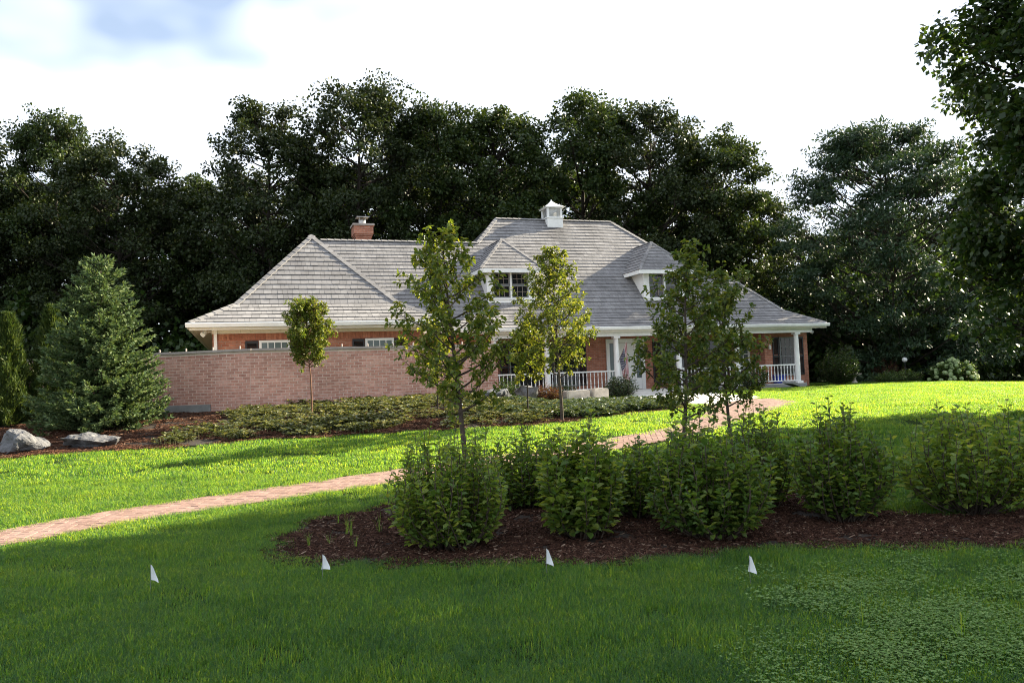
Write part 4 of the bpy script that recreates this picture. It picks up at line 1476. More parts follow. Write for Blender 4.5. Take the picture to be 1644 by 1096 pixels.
# background oaks
oak_defs = []
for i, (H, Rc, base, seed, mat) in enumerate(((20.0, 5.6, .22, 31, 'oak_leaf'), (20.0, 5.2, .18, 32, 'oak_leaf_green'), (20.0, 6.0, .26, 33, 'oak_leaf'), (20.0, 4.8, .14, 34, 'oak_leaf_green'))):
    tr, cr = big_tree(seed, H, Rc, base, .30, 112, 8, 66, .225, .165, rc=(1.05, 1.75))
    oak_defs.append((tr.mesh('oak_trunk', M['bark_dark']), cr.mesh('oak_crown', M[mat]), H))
OAKS = [  # x, y, top height, which, rotation, width factor, label
    (-41.5, 49, 20.5, 0, 2.2, 1.0, 'tall dark oak standing furthest left in the wood'),
    (-34.5, 50, 18.8, 2, .6, 1.0, 'broad dark oak at the left edge of the picture behind arborvitae'),
    (-28.8, 50, 20.3, 3, 1.3, .70, 'narrow oak with rounded top, highest of the left group'),
    (-23.6, 49, 17.6, 0, 4.0, .80, 'dark oak just left of the sky gap above the spruce'),
    (-19.3, 54, 17.0, 1, .3, .9, 'lower dark oak in the sky gap above the left roof corner'),
    (-14.9, 50, 20.0, 2, 2.6, .85, 'spreading oak right of the sky gap, behind the left wing'),
    (-9.4, 50, 21.0, 0, 5.1, .90, 'tallest dark oak, behind the chimney'),
    (-4.6, 51, 20.0, 1, 1.9, .85, 'greener oak right of the tallest one, behind the low ridge'),
    (-0.2, 50, 19.3, 3, 3.7, .90, 'slender pointed oak left of the cupola'),
    (5.0, 50, 20.0, 1, 4.4, .92, 'big rounded oak rising behind the cupola'),
    (9.0, 49, 18.6, 2, .9, .80, 'oak right of the cupola, stepping down towards the right'),
    (12.4, 49, 17.0, 3, 5.6, .80, 'lower leafy oak above the right dormer'),
    (15.6, 50, 13.2, 1, 2.8, .62, 'lowest oak beside the feathery tree, above the right roof end'),
]
BACK = [(-38, 60, 18.0, 1, .2), (-31.5, 59, 17.5, 3, 2.0), (-25, 60, 16.0, 2, 4.2), (-18, 62, 14.5, 0, 1.1), (-12, 60, 18.0, 3, 3.3), (-6.5, 61, 18.5, 2, .7), (-1.5, 60, 17.0, 0, 5.0), (4, 61, 17.5, 3, 2.4), (9.5, 60, 16.0, 0, 1.6), (14, 60, 12.0, 2, 4.8), (22, 59, 11.0, 1, 3.0), (27, 57, 12.0, 3, 1.0), (33, 55, 12.0, 0, 2.3), (39, 54, 12.5, 2, 0.4)]
BACK_AT = ['furthest left behind the arborvitae', 'behind the left edge oaks', 'left of the sky gap', 'low in the sky gap above the left roof corner', 'behind the peak of the left wing', 'behind the chimney', 'left of the cupola', 'directly behind the cupola', 'above the right dormer', 'above the right end of the roof', 'behind the left half of the feathery tree', 'behind the right half of the feathery tree', 'behind the hydrangea and flower border', 'in the far right corner behind the overhanging tree']
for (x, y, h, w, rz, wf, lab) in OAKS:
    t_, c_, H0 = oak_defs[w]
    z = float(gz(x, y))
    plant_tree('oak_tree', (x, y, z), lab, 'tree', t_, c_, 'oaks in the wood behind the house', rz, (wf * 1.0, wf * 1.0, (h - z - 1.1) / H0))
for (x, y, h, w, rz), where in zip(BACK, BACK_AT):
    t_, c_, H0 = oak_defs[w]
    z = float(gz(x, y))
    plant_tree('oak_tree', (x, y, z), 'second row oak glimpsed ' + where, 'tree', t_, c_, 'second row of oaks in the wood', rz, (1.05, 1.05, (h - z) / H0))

# understory that closes the wood near the ground
g = np.random.default_rng(51)
und = MB()
nb = 360
ux = g.uniform(-46, 33, nb)
uy = g.uniform(46, 57, nb)
ux[-90:] = g.uniform(17, 36, 90)
uy = np.where(ux > 17, g.uniform(41.5, 52, nb), uy)
uh = g.uniform(2.0, 8.5, nb)
B, A, Nn = [], [], []
for x, y, h in zip(ux, uy, uh):
    for k in range(7):
        c = np.array([x + g.normal(0, .9), y + g.normal(0, .7), float(gz(x, y)) + h * g.uniform(.05, 1.0)])
        nl = 26
        dv = rand_dirs(nl, g)
        B.append(c + dv * g.uniform(.2, 1, (nl, 1)) ** .5 * g.uniform(.5, 1.1))
        A.append(unit(dv + rand_dirs(nl, g) + (0, 0, -.3)))
        Nn.append(unit(rand_dirs(nl, g) + (0, 0, .7)))
und.diamonds(np.concatenate(B), np.concatenate(A), np.concatenate(Nn), .38, .26)
tag(und.build('understory', M['dark_leaf']), 'dark tangled understory of saplings and bushes below the oaks', 'undergrowth', kind='stuff')

# feathery locust at the right behind the house
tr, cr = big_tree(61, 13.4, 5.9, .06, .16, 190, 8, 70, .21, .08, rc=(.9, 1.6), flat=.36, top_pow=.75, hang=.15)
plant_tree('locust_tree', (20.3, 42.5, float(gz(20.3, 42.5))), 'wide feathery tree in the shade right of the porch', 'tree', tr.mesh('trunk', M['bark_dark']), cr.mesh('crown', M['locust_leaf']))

# big leafy tree at the right edge, and its neighbours outside the frame that shade the near lawn
tr, cr = big_tree(62, 11.6, 4.2, .21, .20, 360, 8, 74, .135, .10, rc=(.65, 1.0), flat=.8, low_bias=1.15, peak=.27)
bt, bc = tr.mesh('trunk', M['bark_dark']), cr.mesh('crown', M['dark_leaf'])
plant_tree('maple_tree', (13.35, 14.8, float(gz(13.35, 14.8))), 'large dark leafy tree overhanging the right edge of the picture', 'tree', bt, bc, 'leafy trees along the right side')
plant_tree('maple_tree', (17.8, 11.6, float(gz(17.8, 11.6))), 'leafy tree just outside the right edge, shading the near lawn', 'tree', bt, bc, 'leafy trees along the right side', 2.1)


# young staked-size trees in the beds
def young_tree(seed, H, base, Rm, r0, n_br, leaf_l, leaf_w, twigs, per, lean=(0, 0), up=.75, shape=None, wob=.02):
    g = np.random.default_rng(seed)
    tr, cr = MB(), MB()
    tz = np.linspace(0, H, 9)
    w = np.cumsum(g.normal(0, wob * .5, (9, 2)), 0)
    w -= w[0]
    tp = np.column_stack([w[:, 0] + lean[0] * (tz / H), w[:, 1] + lean[1] * (tz / H), tz])
    tr.tube(np.vstack([[tp[0] - (0, 0, .12)], tp]), np.concatenate([[r0 * 1.3], r0 * np.linspace(1, .13, 9)]), 8)
    shape = shape or (lambda t: (1 - t) ** .75 * (.55 + .45 * min(1, t * 4)) + .06)
    B, A, Nn = [], [], []

    def whorl(c, d, k, spread=1.0):
        az = np.arange(k) / k * 6.28 + g.uniform(0, 6)
        s = unit(np.cross(d, (0.3, .2, 1)) + 1e-6)
        q = np.cross(d, s)
        a = s * np.cos(az)[:, None] + q * np.sin(az)[:, None]
        B.append(np.repeat(c[None], k, 0) + g.normal(0, .012, (k, 3)))
        A.append(unit(a * spread + d * g.uniform(.2, .9, (k, 1)) + np.array([0, 0, -.30]) + g.normal(0, .25, (k, 3))))
        Nn.append(unit(np.array([0, 0, 1.0]) + g.normal(0, .45, (k, 3))))

    for i in range(n_br):
        t = (i + .5) / n_br
        z = H * (base + (.97 - base) * t)
        s = np.array([np.interp(z, tz, tp[:, 0]), np.interp(z, tz, tp[:, 1]), z])
        az = i * 2.39996 + g.normal(0, .3)
        Lb = Rm * shape(t) * g.uniform(.75, 1.2)
        o = np.array([math.cos(az), math.sin(az), 0])
        e = s + o * Lb + np.array([0, 0, Lb * up * g.uniform(.6, 1.2)])
        pth = bez(s, s + o * Lb * .55 + np.array([0, 0, Lb * .2]), e, 7)
        tr.tube(pth, np.linspace(r0 * .38 * (1 - .6 * t) + .003, .0025, 7), 5, False)
        nt = max(2, int(twigs * (.4 + Lb / Rm)))
        for k in range(nt):
            u_ = .22 + .78 * (k + g.uniform(0, .8)) / nt
            f = u_ * 6
            j = min(5, int(f))
            p = pth[j] + (pth[j + 1] - pth[j]) * (f - j)
            dv = unit(pth[min(6, j + 1)] - pth[j] + g.normal(0, 1.0, 3) * np.linalg.norm(pth[j + 1] - pth[j]) * .9 + np.array([0, 0, .02]))
            Lt = g.uniform(.08, .20) * (.6 + H / 6)
            q = p + dv * Lt
            tr.tube([p, (p + q) / 2 + g.normal(0, .008, 3), q], [.004, .003, .002], 4, False)
            for m in range(3):
                whorl(p + dv * Lt * (.35 + .325 * m), dv, max(1, int(per * (.5 if m < 2 else 1.0) * g.uniform(.7, 1.3))))
        whorl(e, unit(pth[-1] - pth[-2]), per)
    for k in range(5):
        z = H * (.90 + .025 * k)
        whorl(np.array([np.interp(z, tz, tp[:, 0]), np.interp(z, tz, tp[:, 1]), z]), np.array([0, 0, 1.0]), per)
    B, A, Nn = np.concatenate(B), np.concatenate(A), np.concatenate(Nn)
    n = len(B)
    s = g.uniform(.65, 1.2, n)
    cr.ovals(B, A, Nn, leaf_l * s, leaf_w * s, .2, .2)
    return tr, cr


def put_young(name, x, y, label, leafmat, barkmat, seed, **k):
    tr, cr = young_tree(seed, **k)
    return plant_tree(name, (x, y, float(gz(x, y))), label, 'tree', tr.mesh('trunk', M[barkmat]), cr.mesh('crown', M[leafmat]), 'young trees planted in front of the house')


put_young('young_oak', -.62, 10.3, 'young oak behind the leftmost hedge shrub, in front of the low roof', 'young_leaf_light', 'bark', 71, H=3.42, base=.31, Rm=.90, r0=.040, n_br=40, leaf_l=.076, leaf_w=.043, twigs=11, per=6, lean=(-.26, 0), up=.72)
put_young('young_elm', 1.02, 17.3, 'light yellow-green young tree between the dormers, in front of the porch', 'yellow_leaf', 'bark', 72, H=3.75, base=.24, Rm=.98, r0=.038, n_br=44, leaf_l=.080, leaf_w=.042, twigs=12, per=7, lean=(-.1, 0), up=.9)
put_young('young_oak', 2.28, 11.0, 'dark green young oak in front of the right dormer', 'young_leaf', 'bark', 73, H=3.2, base=.24, Rm=.70, r0=.036, n_br=33, leaf_l=.078, leaf_w=.046, twigs=10, per=6, lean=(.22, 0), up=.75)
put_young('young_oak', 3.2, 11.9, 'shorter dark young oak, rightmost of the young trees', 'young_leaf', 'bark', 74, H=2.85, base=.28, Rm=.54, r0=.030, n_br=26, leaf_l=.076, leaf_w=.044, twigs=10, per=6, lean=(-.12, 0), up=.8, shape=lambda t: .35 + .65 * math.sin(math.pi * min(1, .2 + .8 * t)))
put_young('young_elm', .30, 18.2, 'thin yellow-green sapling left of the light young tree', 'yellow_leaf', 'bark_dark', 75, H=2.15, base=.34, Rm=.50, r0=.020, n_br=24, leaf_l=.09, leaf_w=.048, twigs=8, per=6)
put_young('young_elm', -1.78, 18.4, 'thin yellow-leaved sapling in front of the garden wall', 'yellow_leaf', 'bark_dark', 76, H=2.05, base=.28, Rm=.62, r0=.020, n_br=24, leaf_l=.09, leaf_w=.048, twigs=8, per=6)
put_young('young_pear', -4.83, 19.0, 'small lollipop tree with dense oval crown in front of the brick wall', 'pear_leaf', 'bark_red', 77, H=2.70, base=.42, Rm=.47, r0=.026, n_br=52, leaf_l=.062, leaf_w=.040, twigs=12, per=7, up=1.0,
          shape=lambda t: .12 + .88 * math.sin(math.pi * min(1, .26 + .68 * t)) ** .8, lean=(-.07, 0))


# ------------------------------------------------------------------ hedge shrubs
def shrub(seed, H, Rs, n_st, per, leaf_l, leaf_w, low=.12, mat='hedge_leaf', tiltmax=.55):
    g = np.random.default_rng(seed)
    st, lf = MB(), MB()
    B, A, Nn, S = [], [], [], []
    for i in range(n_st):
        az = i * 2.39996 + g.normal(0, .3)
        rr = math.sqrt((i + .5) / n_st)
        o = np.array([math.cos(az), math.sin(az), 0])
        h = H * (1.0 - .38 * rr ** 2.2) * g.choice([g.uniform(.6, .95), g.uniform(.86, 1.06)])
        e = o * Rs * rr * .92 + np.array([0, 0, h]) + g.normal(0, .07, 3)
        b = o * .16 * rr + g.normal(0, .05, 3) * (1, 1, 0)
        pth = bez(b, b * .5 + o * Rs * rr * 1.05 + np.array([0, 0, h * .45]), e, 8)
        st.tube(pth, np.linspace(.008, .0025, 8), 5, False)
        k = int(per * g.uniform(.8, 1.2))
        u_ = low + (1 - low) * (np.arange(k) + g.uniform(0, 1, k)) / k
        f = u_ * 7
        j = np.minimum(6, f.astype(int))
        p = pth[j] + (pth[j + 1] - pth[j]) * (f - j)[:, None]
        d = unit(pth[j + 1] - pth[j])
        la = np.arange(k) * 2.4 + g.uniform(0, 6)
        side = np.column_stack([np.cos(la), np.sin(la), np.zeros(k)])
        off = g.uniform(0.0, .09, (k, 1)) * (1 - u_[:, None] * .7)
        B.append(p + side * off)
        A.append(unit(side + d * (.15 + .5 * u_[:, None]) + g.normal(0, .38, (k, 3))))
        Nn.append(unit(np.array([0, 0, 1.0]) - side * .35 + d * .3 + g.normal(0, .25, (k, 3))))
        S.append(g.uniform(.65, 1.2, k) * (1 - .25 * (u_ > .93)))
    B, A, Nn, S = np.concatenate(B), np.concatenate(A), np.concatenate(Nn), np.concatenate(S)
    lf.ovals(B, A, Nn, leaf_l * S, leaf_w * S, .22, .16)
    return st.mesh('stems', M['bark']), lf.mesh('foliage', M[mat])


def put_shrub(name, x, y, label, group, cat='shrub', **k):
    s_, f_ = shrub(**k)
    o = thing(name, (x, y, float(gz(x, y))), label, cat, group)
    link('stems', s_, o)
    link('foliage', f_, o)
    return o


HG = 'shrubs of the hedge in the mulch bed'
put_shrub('hedge_shrub', -.67, 7.75, 'big upright hedge shrub, leftmost in the front mulch bed', HG, mat='hedge_leaf_light', seed=81, H=1.16, Rs=.58, n_st=115, per=46, leaf_l=.066, leaf_w=.046)
put_shrub('hedge_shrub', .62, 8.0, 'narrow hedge shrub with pale lower leaves, second from the left in front', HG, mat='hedge_leaf_light', seed=82, H=1.20, Rs=.38, n_st=56, per=46, leaf_l=.088, leaf_w=.068)
put_shrub('hedge_shrub', 1.86, 7.75, 'broad dark hedge shrub behind the rightmost white marker flag', HG, seed=83, H=1.16, Rs=.58, n_st=105, per=42, leaf_l=.076, leaf_w=.054, low=.16)
put_shrub('hedge_shrub', 3.32, 8.25, 'dark hedge shrub on bare stems, second from the right', HG, seed=84, H=1.20, Rs=.48, n_st=78, per=38, leaf_l=.076, leaf_w=.054, low=.17)
put_shrub('hedge_shrub', 4.72, 8.4, 'lighter spreading hedge shrub at the right edge of the picture', HG, mat='hedge_leaf_light', seed=85, H=1.17, Rs=.72, n_st=95, per=36, leaf_l=.076, leaf_w=.054, low=.2)
put_shrub('hedge_shrub', .06, 9.55, 'low dark hedge shrub in the back row, right of the leftmost shrub', HG, seed=86, H=.95, Rs=.42, n_st=55, per=36, leaf_l=.074, leaf_w=.052)
put_shrub('hedge_shrub', 1.36, 8.9, 'dark hedge shrub in the back row, between the narrow and broad shrubs', HG, seed=87, H=.90, Rs=.52, n_st=60, per=36, leaf_l=.076, leaf_w=.054)
put_shrub('hedge_shrub', 2.72, 9.1, 'hedge shrub in the back row, left of the bare-stemmed shrub', HG, seed=88, H=1.14, Rs=.38, n_st=55, per=36, leaf_l=.074, leaf_w=.052)


# ------------------------------------------------------------------ conifers
def spruce(seed, H, Rs):
    g = np.random.default_rng(seed)
    tr, cr = MB(), MB()
    tr.tube([(0, 0, -.1), (0, 0, H * .5), (0, 0, H)], [.07, .04, .008], 8)
    B, A, Nn, LL = [], [], [], []
    z = .10
    while z < H * .985:
        t = z / H
        Lb = Rs * (1 - t) ** .66 * (1 if t > .1 else .92) + .05
        nb = max(5, int(18 * (1 - t) + 5))
        for i in range(nb):
            az = g.uniform(0, 6.28)
            L_ = Lb * g.uniform(.86, 1.03)
            o = np.array([math.cos(az), math.sin(az), 0])
            s = np.array([0, 0, z + g.normal(0, .04)])
            rise = .55 * t - .10
            e = s + o * L_ + np.array([0, 0, L_ * rise + .06])
            pth = bez(s, s + o * L_ * .55 + np.array([0, 0, L_ * (rise - .18)]), e, 6)
            tr.tube(pth, np.linspace(.014, .004, 6), 4, False)
            side = np.array([-o[1], o[0], 0])
            k = max(3, int(L_ / .055))
            for j in range(k):
                u_ = .12 + .88 * (j + g.uniform(0, 1)) / k
                f = u_ * 5
                q = min(4, int(f))
                p = pth[q] + (pth[q + 1] - pth[q]) * (f - q)
                d0 = unit(pth[q + 1] - pth[q])
                sg = 1 if j % 2 else -1
                w = (1 - u_) * .30 * min(1, L_) + .06
                dv = unit(side * sg * .8 + d0 * .75 + np.array([0, 0, g.uniform(-.2, .25)]))
                for m in range(max(1, int(w / .075))):
                    pp = p + dv * (m * .07)
                    for r_ in range(7):
                        B.append(pp)
                        A.append(unit(dv + g.normal(0, .36, 3)))
                        Nn.append(rand_dirs(1, g)[0])
                        LL.append(g.uniform(.07, .13))
            for r_ in range(7):
                B.append(e - unit(pth[-1] - pth[-2]) * .03 * r_)
                A.append(unit(unit(pth[-1] - pth[-2]) + g.normal(0, .35, 3)))
                Nn.append(rand_dirs(1, g)[0])
                LL.append(g.uniform(.08, .14))
        z += .10 + .04 * g.uniform()
    for i in range(60):
        zz = H * g.uniform(.86, 1.0)
        B.append(np.array([0, 0, zz]))
        A.append(unit(np.array([g.normal(0, .5), g.normal(0, .5), .9])))
        Nn.append(rand_dirs(1, g)[0])
        LL.append(.15)
    LL = np.array(LL)
    cr.diamonds(np.array(B), np.array(A), np.array(Nn), LL, LL * .22 + .008)
    return tr, cr


tr, cr = spruce(91, 3.95, 1.62)
plant_tree('spruce_tree', (-9.55, 18.5, float(gz(-9.55, 18.5))), 'blue-green conical spruce standing left of the brick garden wall', 'tree', tr.mesh('trunk', M['bark_dark']), cr.mesh('crown', M['spruce']))


def arborvitae(seed, H, Rs):
    g = np.random.default_rng(seed)
    tr, cr = MB(), MB()
    tr.tube([(0, 0, -.1), (0, 0, H * .9)], [.05, .01], 7)
    n = 15000
    t = g.uniform(0, 1, n) ** 1.15
    lump = np.array([.75 + .35 * math.sin(a * 3.0 + b * 9) for a, b in zip(g.uniform(0, 6.28, n), t)])
    az = g.uniform(0, 6.28, n)
    rad = Rs * np.clip(1 - t, .02, 1) ** .55 * np.minimum(1, .6 + t * 3) * (.55 + .5 * g.uniform(0, 1, n) ** .5) * (.85 + .2 * np.sin(az * 5 + t * 14) + .12 * np.sin(az * 9 - t * 25))
    P = np.column_stack([np.cos(az) * rad, np.sin(az) * rad, t * H * .97])
    o = np.column_stack([np.cos(az), np.sin(az), np.zeros(n)])
    A = unit(o * .55 + np.array([0, 0, 1.0]) + g.normal(0, .35, (n, 3)))
    cr.diamonds(P, A, unit(o + g.normal(0, .7, (n, 3))), g.uniform(.08, .17, n), g.uniform(.018, .04, n))
    return tr, cr


for (x, y, H, seed, lab) in ((-11.5, 19.9, 2.9, 92, 'narrow yellow-green arborvitae just left of the spruce'), (-12.15, 19.2, 2.75, 93, 'yellow-green arborvitae cut by the left edge of the picture'), (-13.6, 19.3, 2.9, 94, 'arborvitae just outside the left edge, end of the row')):
    tr, cr = arborvitae(seed, H, .62)
    plant_tree('arborvitae', (x, y, float(gz(x, y))), lab, 'tree', tr.mesh('trunk', M['bark_dark']), cr.mesh('crown', M['arborvitae']), 'arborvitae at the left')


# ------------------------------------------------------------------ boulders and stones
def boulder(name, loc, size, seed, mat, label, rz=0.0, group=None, npts=16, rough=.05):
    r_ = random.Random(seed)
    bm = bmesh.new()
    for i in range(npts):
        v = Vector((r_.gauss(0, 1), r_.gauss(0, 1), r_.gauss(0, 1))).normalized()
        v *= r_.uniform(.8, 1.05)
        bm.verts.new((v.x * size[0] / 2, v.y * size[1] / 2, v.z * size[2] / 2 + size[2] * .36))
    ret = bmesh.ops.convex_hull(bm, input=bm.verts)
    bmesh.ops.delete(bm, geom=[e for e in ret['geom_interior'] if isinstance(e, bmesh.types.BMVert)], context='VERTS')
    bmesh.ops.triangulate(bm, faces=bm.faces)
    bmesh.ops.subdivide_edges(bm, edges=bm.edges, cuts=9, use_grid_fill=True)
    bm.normal_update()
    sm = min(size)
    for v in bm.verts:
        p = v.co
        dsp = noise.fractal(p * (2.2 / sm) + Vector((seed, 0, 0)), 1.0, 2.0, 5) * rough * sm * 2.4
        v.co = p + v.normal * dsp
    me = bpy.data.meshes.new(name)
    bm.to_mesh(me)
    bm.free()
    me.materials.append(mat)
    return tag(link(name, me, None, loc, (0, 0, rz)), label, 'rock', group)


def gl(x, y, dz=0.0):
    return (x, y, float(gz(x, y)) + dz)


boulder('boulder', gl(-9.75, 15.75, -.06), (1.15, .9, .66), 4, M['rock'], 'angular grey boulder at the left edge in front of the arborvitae', .3)
boulder('boulder', gl(-8.5, 16.0, -.05), (1.38, .7, .42), 9, M['rock'], 'flat elongated grey boulder in the mulch below the spruce', .1)
boulder('boulder', gl(-.55, 22.3, -.08), (1.2, .9, .62), 13, M['rock_dark'], 'dark boulder at the right end of the garden wall', .5)
boulder('boulder', gl(.42, 25.6, -.05), (.85, .7, .75), 17, M['rock'], 'pointed pale boulder beside the left porch railing', .2)
boulder('boulder', gl(.35, 22.1, -.03), (.75, .4, .2), 19, M['limestone'], 'small flat pale stone in the ground cover beside the dark boulder', .2)


def stone_block(name, loc, size, rz, label):
    bm = bmesh.new()
    bmesh.ops.create_cube(bm, size=1.0)
    for v in bm.verts:
        v.co = Vector((v.co.x * size[0], v.co.y * size[1], (v.co.z + .5) * size[2]))
    bmesh.ops.bevel(bm, geom=bm.edges[:], offset=.03, segments=2, affect='EDGES')
    bmesh.ops.triangulate(bm, faces=bm.faces)
    bmesh.ops.subdivide_edges(bm, edges=bm.edges, cuts=2, use_grid_fill=True)
    bm.normal_update()
    for v in bm.verts:
        v.co += v.normal * noise.fractal(v.co * 5 + Vector((size[0] * 9, 1, 0)), 1, 2, 4) * .02
    me = bpy.data.meshes.new(name)
    bm.to_mesh(me)
    bm.free()
    me.materials.append(M['limestone'])
    return tag(link(name, me, None, loc, (0, 0, rz)), label, 'stone', 'stone blocks by the porch')


stone_block('stone_block', gl(2.15, 27.6, -.05), (.85, .5, .42), .33, 'left pale limestone block below the porch railing')
stone_block('stone_block', gl(2.95, 27.75, -.05), (.55, .5, .46), .30, 'right pale limestone block beside the flag')
mb = MB()
mb.obox((0, 0, .12), (.42, .1, -.12), (-.05, .28, .02), (.02, 0, .05))
sl_o = mb.build('stone_slab', M['foundation'], None, False, gl(11.95, 34.0), (0, 0, TH))
tag(sl_o, 'grey slanted stone slab at the foot of the right porch column', 'stone')

# ------------------------------------------------------------------ plants near the porch and in the right border
PB = 'bushes along the porch'
put_shrub('evergreen_bush', 3.95, 29.6, 'dark evergreen bush below the hanging flag', PB, 'bush', seed=101, H=.85, Rs=.62, n_st=70, per=22, leaf_l=.11, leaf_w=.06, low=.05, mat='cover_dark')
put_shrub('barberry_bush', 1.15, 27.3, 'reddish bush in front of the left porch railing', PB, 'bush', seed=102, H=.62, Rs=.55, n_st=60, per=22, leaf_l=.08, leaf_w=.05, low=.05, mat='barberry')
put_shrub('green_bush', -.15, 26.4, 'low green bush behind the dark boulder', PB, 'bush', seed=103, H=.70, Rs=.5, n_st=55, per=22, leaf_l=.08, leaf_w=.05, low=.05, mat='dark_leaf')
put_shrub('green_bush', 1.75, 28.5, 'green bush left of the limestone blocks', PB, 'bush', seed=104, H=.62, Rs=.5, n_st=55, per=22, leaf_l=.08, leaf_w=.05, low=.05, mat='dark_leaf')
put_shrub('green_bush', 7.7, 32.6, 'leafy bush against the porch behind the two dark young trees', PB, 'bush', seed=105, H=1.0, Rs=.7, n_st=70, per=22, leaf_l=.09, leaf_w=.06, low=.05, mat='dark_leaf')
put_shrub('green_bush', 9.9, 33.0, 'leafy bush left of the right porch railing', PB, 'bush', seed=106, H=1.1, Rs=.6, n_st=70, per=22, leaf_l=.09, leaf_w=.06, low=.05, mat='dark_leaf')
put_shrub('corner_shrub', 14.75, 36.2, 'tall loose shrub at the right corner of the house', None, 'shrub', seed=107, H=1.75, Rs=.95, n_st=90, per=30, leaf_l=.12, leaf_w=.07, low=.12, mat='dark_leaf')
put_shrub('border_plant', 17.4, 37.0, 'low green mounded plant in the right flower border', None, 'plant', seed=108, H=.55, Rs=.8, n_st=80, per=20, leaf_l=.10, leaf_w=.045, low=.05, mat='hydrangea_leaf')
put_shrub('border_plant', 18.3, 37.2, 'second low mound in the right border, beside the first', None, 'plant', seed=109, H=.60, Rs=.75, n_st=80, per=20, leaf_l=.10, leaf_w=.045, low=.05, mat='hydrangea_leaf')
put_shrub('border_bush', 18.4, 39.4, 'dusky flowering bush behind the low border mounds', None, 'bush', seed=110, H=1.25, Rs=.8, n_st=70, per=20, leaf_l=.10, leaf_w=.06, low=.1, mat='barberry')
s_, f_ = shrub(seed=111, H=1.05, Rs=.95, n_st=90, per=22, leaf_l=.14, leaf_w=.09, low=.06, mat='hydrangea_leaf')
hyd = thing('hydrangea', gl(19.9, 36.2), 'rounded hydrangea with pale green flower heads at the edge of the lawn', 'shrub')
link('stems', s_, hyd)
link('foliage', f_, hyd)
g = np.random.default_rng(112)
heads = []
for i in range(3):
    mb = MB()
    dv = rand_dirs(90, g)
    mb.diamonds(dv * .085, unit(np.cross(dv, rand_dirs(90, g))), dv, .06, .055)
    mb.lathe((0, 0, -.08), [(.02, 0), (.07, .04), (.08, .09), (.05, .14), (.01, .16)], 8)
    heads.append(mb.mesh('flower_head', M['hydrangea_head']))
for i in range(46):
    dv = rand_dirs(1, g)[0]
    dv[2] = abs(dv[2])
    dv[1] = -abs(dv[1]) if g.uniform() < .8 else dv[1]
    link('flower_head', heads[i % 3], hyd, (dv[0] * .98, dv[1] * .95, .12 + dv[2] * .98), (g.uniform(0, 1), g.uniform(0, 1), g.uniform(0, 6)))
gs = thing('garden_ornament', gl(16.05, 37.6), 'pale rounded stone ornament in the right border near the house corner', 'ornament')
mb = MB()
mb.lathe((0, 0, 0), [(.16, 0), (.13, .06), (.07, .12), (.06, .26), (.10, .32), (.30, .40), (.33, .46), (.28, .45), (.05, .43)], 14)
mb.build('bowl', M['limestone'], gs)
gl_ = thing('garden_light', gl(18.75, 38.2), 'small white globe on a stake among the border flowers', 'lamp')
mb = MB()
mb.tube([(0, 0, 0), (0, 0, .95)], .02, 6)
mb.build('stake', M['black_metal'], gl_)
mb = MB()
mb.lathe((0, 0, .95), [(.05, 0), (.11, .05), (.12, .12), (.09, .19), (.03, .22)], 10)
mb.build('globe', M['white'], gl_)
tub = thing('storage_tub', (HO[0] - 2.15 * CE - .68 * SE, HO[1] - 2.15 * SE + .68 * CE, .952), 'blue plastic tub on the porch behind the right railing', 'tub', None, TH)
mb = MB()
mb.prism([(-.2, 0), (.2, 0), (.24, .34), (-.24, .34)], (0, -.15, 0), (0, .15, 0), (1, 0, 0), (0, 0, 1))
mb.build('bin', M['blue_plastic'], tub)
mb = MB()
mb.box((-.26, -.18, .342), (.26, .18, .38))
mb.build('lid', M['blue_plastic'], tub)


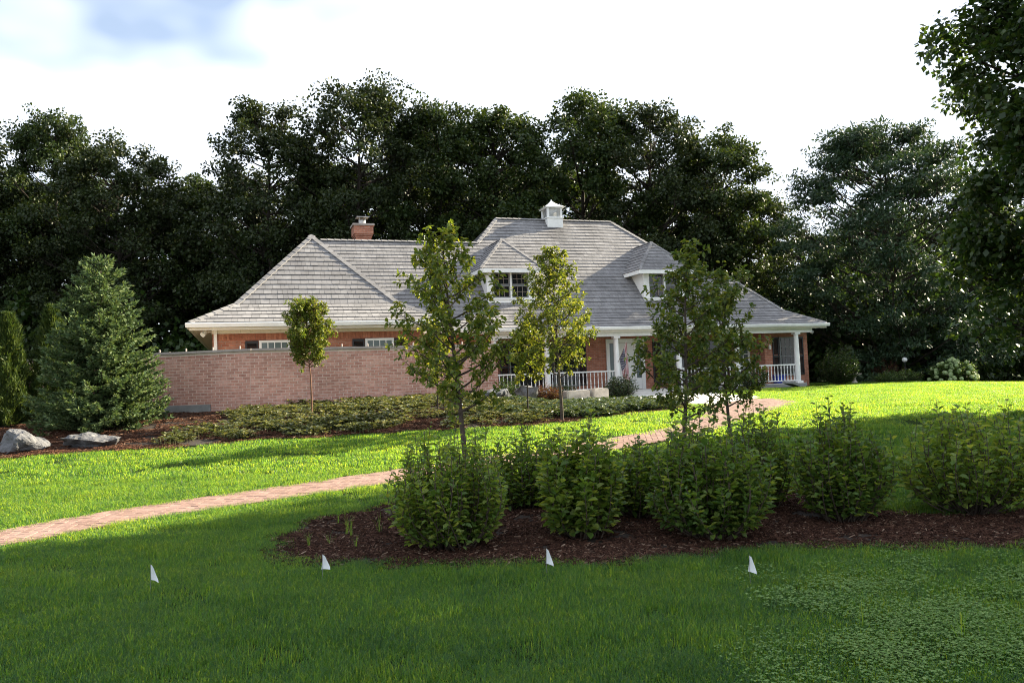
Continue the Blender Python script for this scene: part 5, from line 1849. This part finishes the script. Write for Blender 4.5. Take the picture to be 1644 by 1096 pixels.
# ------------------------------------------------------------------ flag on the porch column
def flag_material():
    m, t, out = new_mat('flag_cloth')
    at = nd(t, 'ShaderNodeUVMap')
    sp = nd(t, 'ShaderNodeSeparateXYZ', {0: at.outputs[0]})
    u_, v_ = sp.outputs[0], sp.outputs[1]
    s1 = nd(t, 'ShaderNodeMath', {0: u_, 1: 6.5}, operation='MULTIPLY')
    s2 = nd(t, 'ShaderNodeMath', {0: s1.outputs[0]}, operation='FRACT')
    s3 = nd(t, 'ShaderNodeMath', {0: s2.outputs[0], 1: .5}, operation='GREATER_THAN')
    stripe = nd(t, 'ShaderNodeMix', {0: s3.outputs[0], 6: (.27, .010, .024, 1), 7: (.62, .58, .58, 1)}, data_type='RGBA')
    # stars: rows of dots in the canton
    fu = nd(t, 'ShaderNodeMath', {0: u_, 1: 9.0}, operation='MULTIPLY')
    fv = nd(t, 'ShaderNodeMath', {0: v_, 1: 20.0}, operation='MULTIPLY')
    cb = nd(t, 'ShaderNodeCombineXYZ', {0: fu.outputs[0], 1: fv.outputs[0]})
    vo = nd(t, 'ShaderNodeTexVoronoi', {'Vector': cb.outputs[0], 'Scale': 1.0, 'Randomness': 0.0})
    st = nd(t, 'ShaderNodeMath', {0: vo.outputs['Distance'], 1: .24}, operation='LESS_THAN')
    can = nd(t, 'ShaderNodeMix', {0: st.outputs[0], 6: (.014, .018, .06, 1), 7: (.75, .75, .78, 1)}, data_type='RGBA')
    c1 = nd(t, 'ShaderNodeMath', {0: v_, 1: .46}, operation='LESS_THAN')
    c2 = nd(t, 'ShaderNodeMath', {0: u_, 1: .30}, operation='GREATER_THAN')
    cm_ = nd(t, 'ShaderNodeMath', {0: c1.outputs[0], 1: c2.outputs[0]}, operation='MULTIPLY')
    col = nd(t, 'ShaderNodeMix', {0: cm_.outputs[0], 6: stripe.outputs[2], 7: can.outputs[2]}, data_type='RGBA')
    p = nd(t, 'ShaderNodeBsdfPrincipled', {'Base Color': col.outputs[2], 'Roughness': .8})
    tr_ = nd(t, 'ShaderNodeBsdfTranslucent', {'Color': col.outputs[2]})
    mx = nd(t, 'ShaderNodeMixShader', {0: .25, 1: p.outputs[0], 2: tr_.outputs[0]})
    t.links.new(mx.outputs[0], out.inputs[0])
    return m


fx, fy = HO[0] - 10.25 * CE - .25 * SE, HO[1] - 10.25 * SE + .25 * CE
flag = thing('flag', (fx, fy, 2.0), 'stars and stripes flag hanging from a slanted pole on the porch column', 'flag', None, TH)
mb = MB()
p0, p1 = np.array([0, -.02, .12]), np.array([.05, -.75, .92])
mb.tube([p0, p1], [.013, .011], 8)
mb.build('pole', M['limestone'], flag)
mb = MB()
nu, nv = 14, 26
hoist = p1 - p0
verts, uv = [], []
for i in range(nu + 1):
    for j in range(nv + 1):
        u_, v_ = i / nu, j / nv
        a = p1 - hoist * (.02 + .80 * u_)          # point of the hoist along the pole, from its tip
        fall = 1.70 - .45 * u_
        x = a[0] * (1 - .55 * v_) + .10 * v_ + .04 * math.sin(u_ * 11 + v_ * 2) * v_ + .10 * v_ * (1 - u_)
        yy = a[1] * (1 - .62 * v_) - .25 * v_ + .07 * math.sin(u_ * 9 + 1.0 + v_) * v_
        verts.append((x, yy, a[2] - fall * v_))
        uv.append((u_, v_))
q = np.array([(i * (nv + 1) + j, (i + 1) * (nv + 1) + j, (i + 1) * (nv + 1) + j + 1, i * (nv + 1) + j + 1) for i in range(nu) for j in range(nv)])
mb.add(verts, [q])
cl = mb.build('cloth', flag_material(), flag, smooth=True)
ul = cl.data.uv_layers.new(name='UVMap')
for lp in cl.data.loops:
    ul.data[lp.index].uv = uv[lp.vertex_index]

# ------------------------------------------------------------------ white marker flags in the near grass
for (x, y, lab, rz, sk) in ((-2.96, 6.45, 'white marker flag furthest left in the grass', .35, .6), (-1.62, 6.6, 'white marker flag at the left tip of the mulch bed', .9, .3),
                            (.21, 6.5, 'white marker flag in front of the narrow hedge shrub', .45, .75), (1.70, 6.0, 'white marker flag furthest right, left of the clover', .5, .8)):
    o = thing('marker_flag', gl(x, y), lab, 'flag', 'white marker flags in the lawn', rz)
    mb = MB()
    mb.tube([(0, 0, -.05), (0, 0, .10), (.003, 0, .23)], .0017, 5)
    mb.build('wire', M['wire'], o)
    mb = MB()
    fv, fq = [], []
    for i in range(5):
        for j in range(7):
            a, b = i / 4, j / 6
            w = .075 * (.30 + .70 * min(1, b * 1.15))
            fv.append((.004 + a * w * (.9 - .3 * sk) + .012 * math.sin(a * 3) * b, .016 * math.sin(a * 4.5 + b) * (.4 + b), .228 - b * .125 - a * .018 * (1 - b) - a * .035 * sk * (1 if b > .9 else b)))
    for i in range(4):
        for j in range(6):
            fq.append((i * 7 + j, (i + 1) * 7 + j, (i + 1) * 7 + j + 1, i * 7 + j + 1))
    mb.add(fv, [np.array(fq)])
    mb.build('pennant', M['flag_white'], o, smooth=True)

# longer grass tufts growing out of the lawn and in the mulch
g = np.random.default_rng(131)
tufts = [blade_patch(9, .015, .13, .24, .003, .005, 1.1, 300 + i) for i in range(4)]
tx = np.concatenate([np.array([-2.3, -1.05, -.35, -.2, .1, 1.9, 2.6, 3.1, 2.2]), g.uniform(-3, 4, 16), g.uniform(-2.1, -1.3, 8)])
ty = np.concatenate([np.array([5.7, 5.6, 5.1, 6.2, 5.9, 5.0, 4.8, 4.6, 5.6]), g.uniform(4.6, 6.8, 16), g.uniform(7.6, 9.2, 8)])
scatter('grass_tufts', np.column_stack([tx, ty, gz(tx, ty)]), g.uniform(0, 6.28, len(tx)), g.uniform(.7, 1.2, len(tx)), g.integers(0, 4, len(tx)), tufts, 'scattered long grass tufts standing above the near lawn', 'grass')
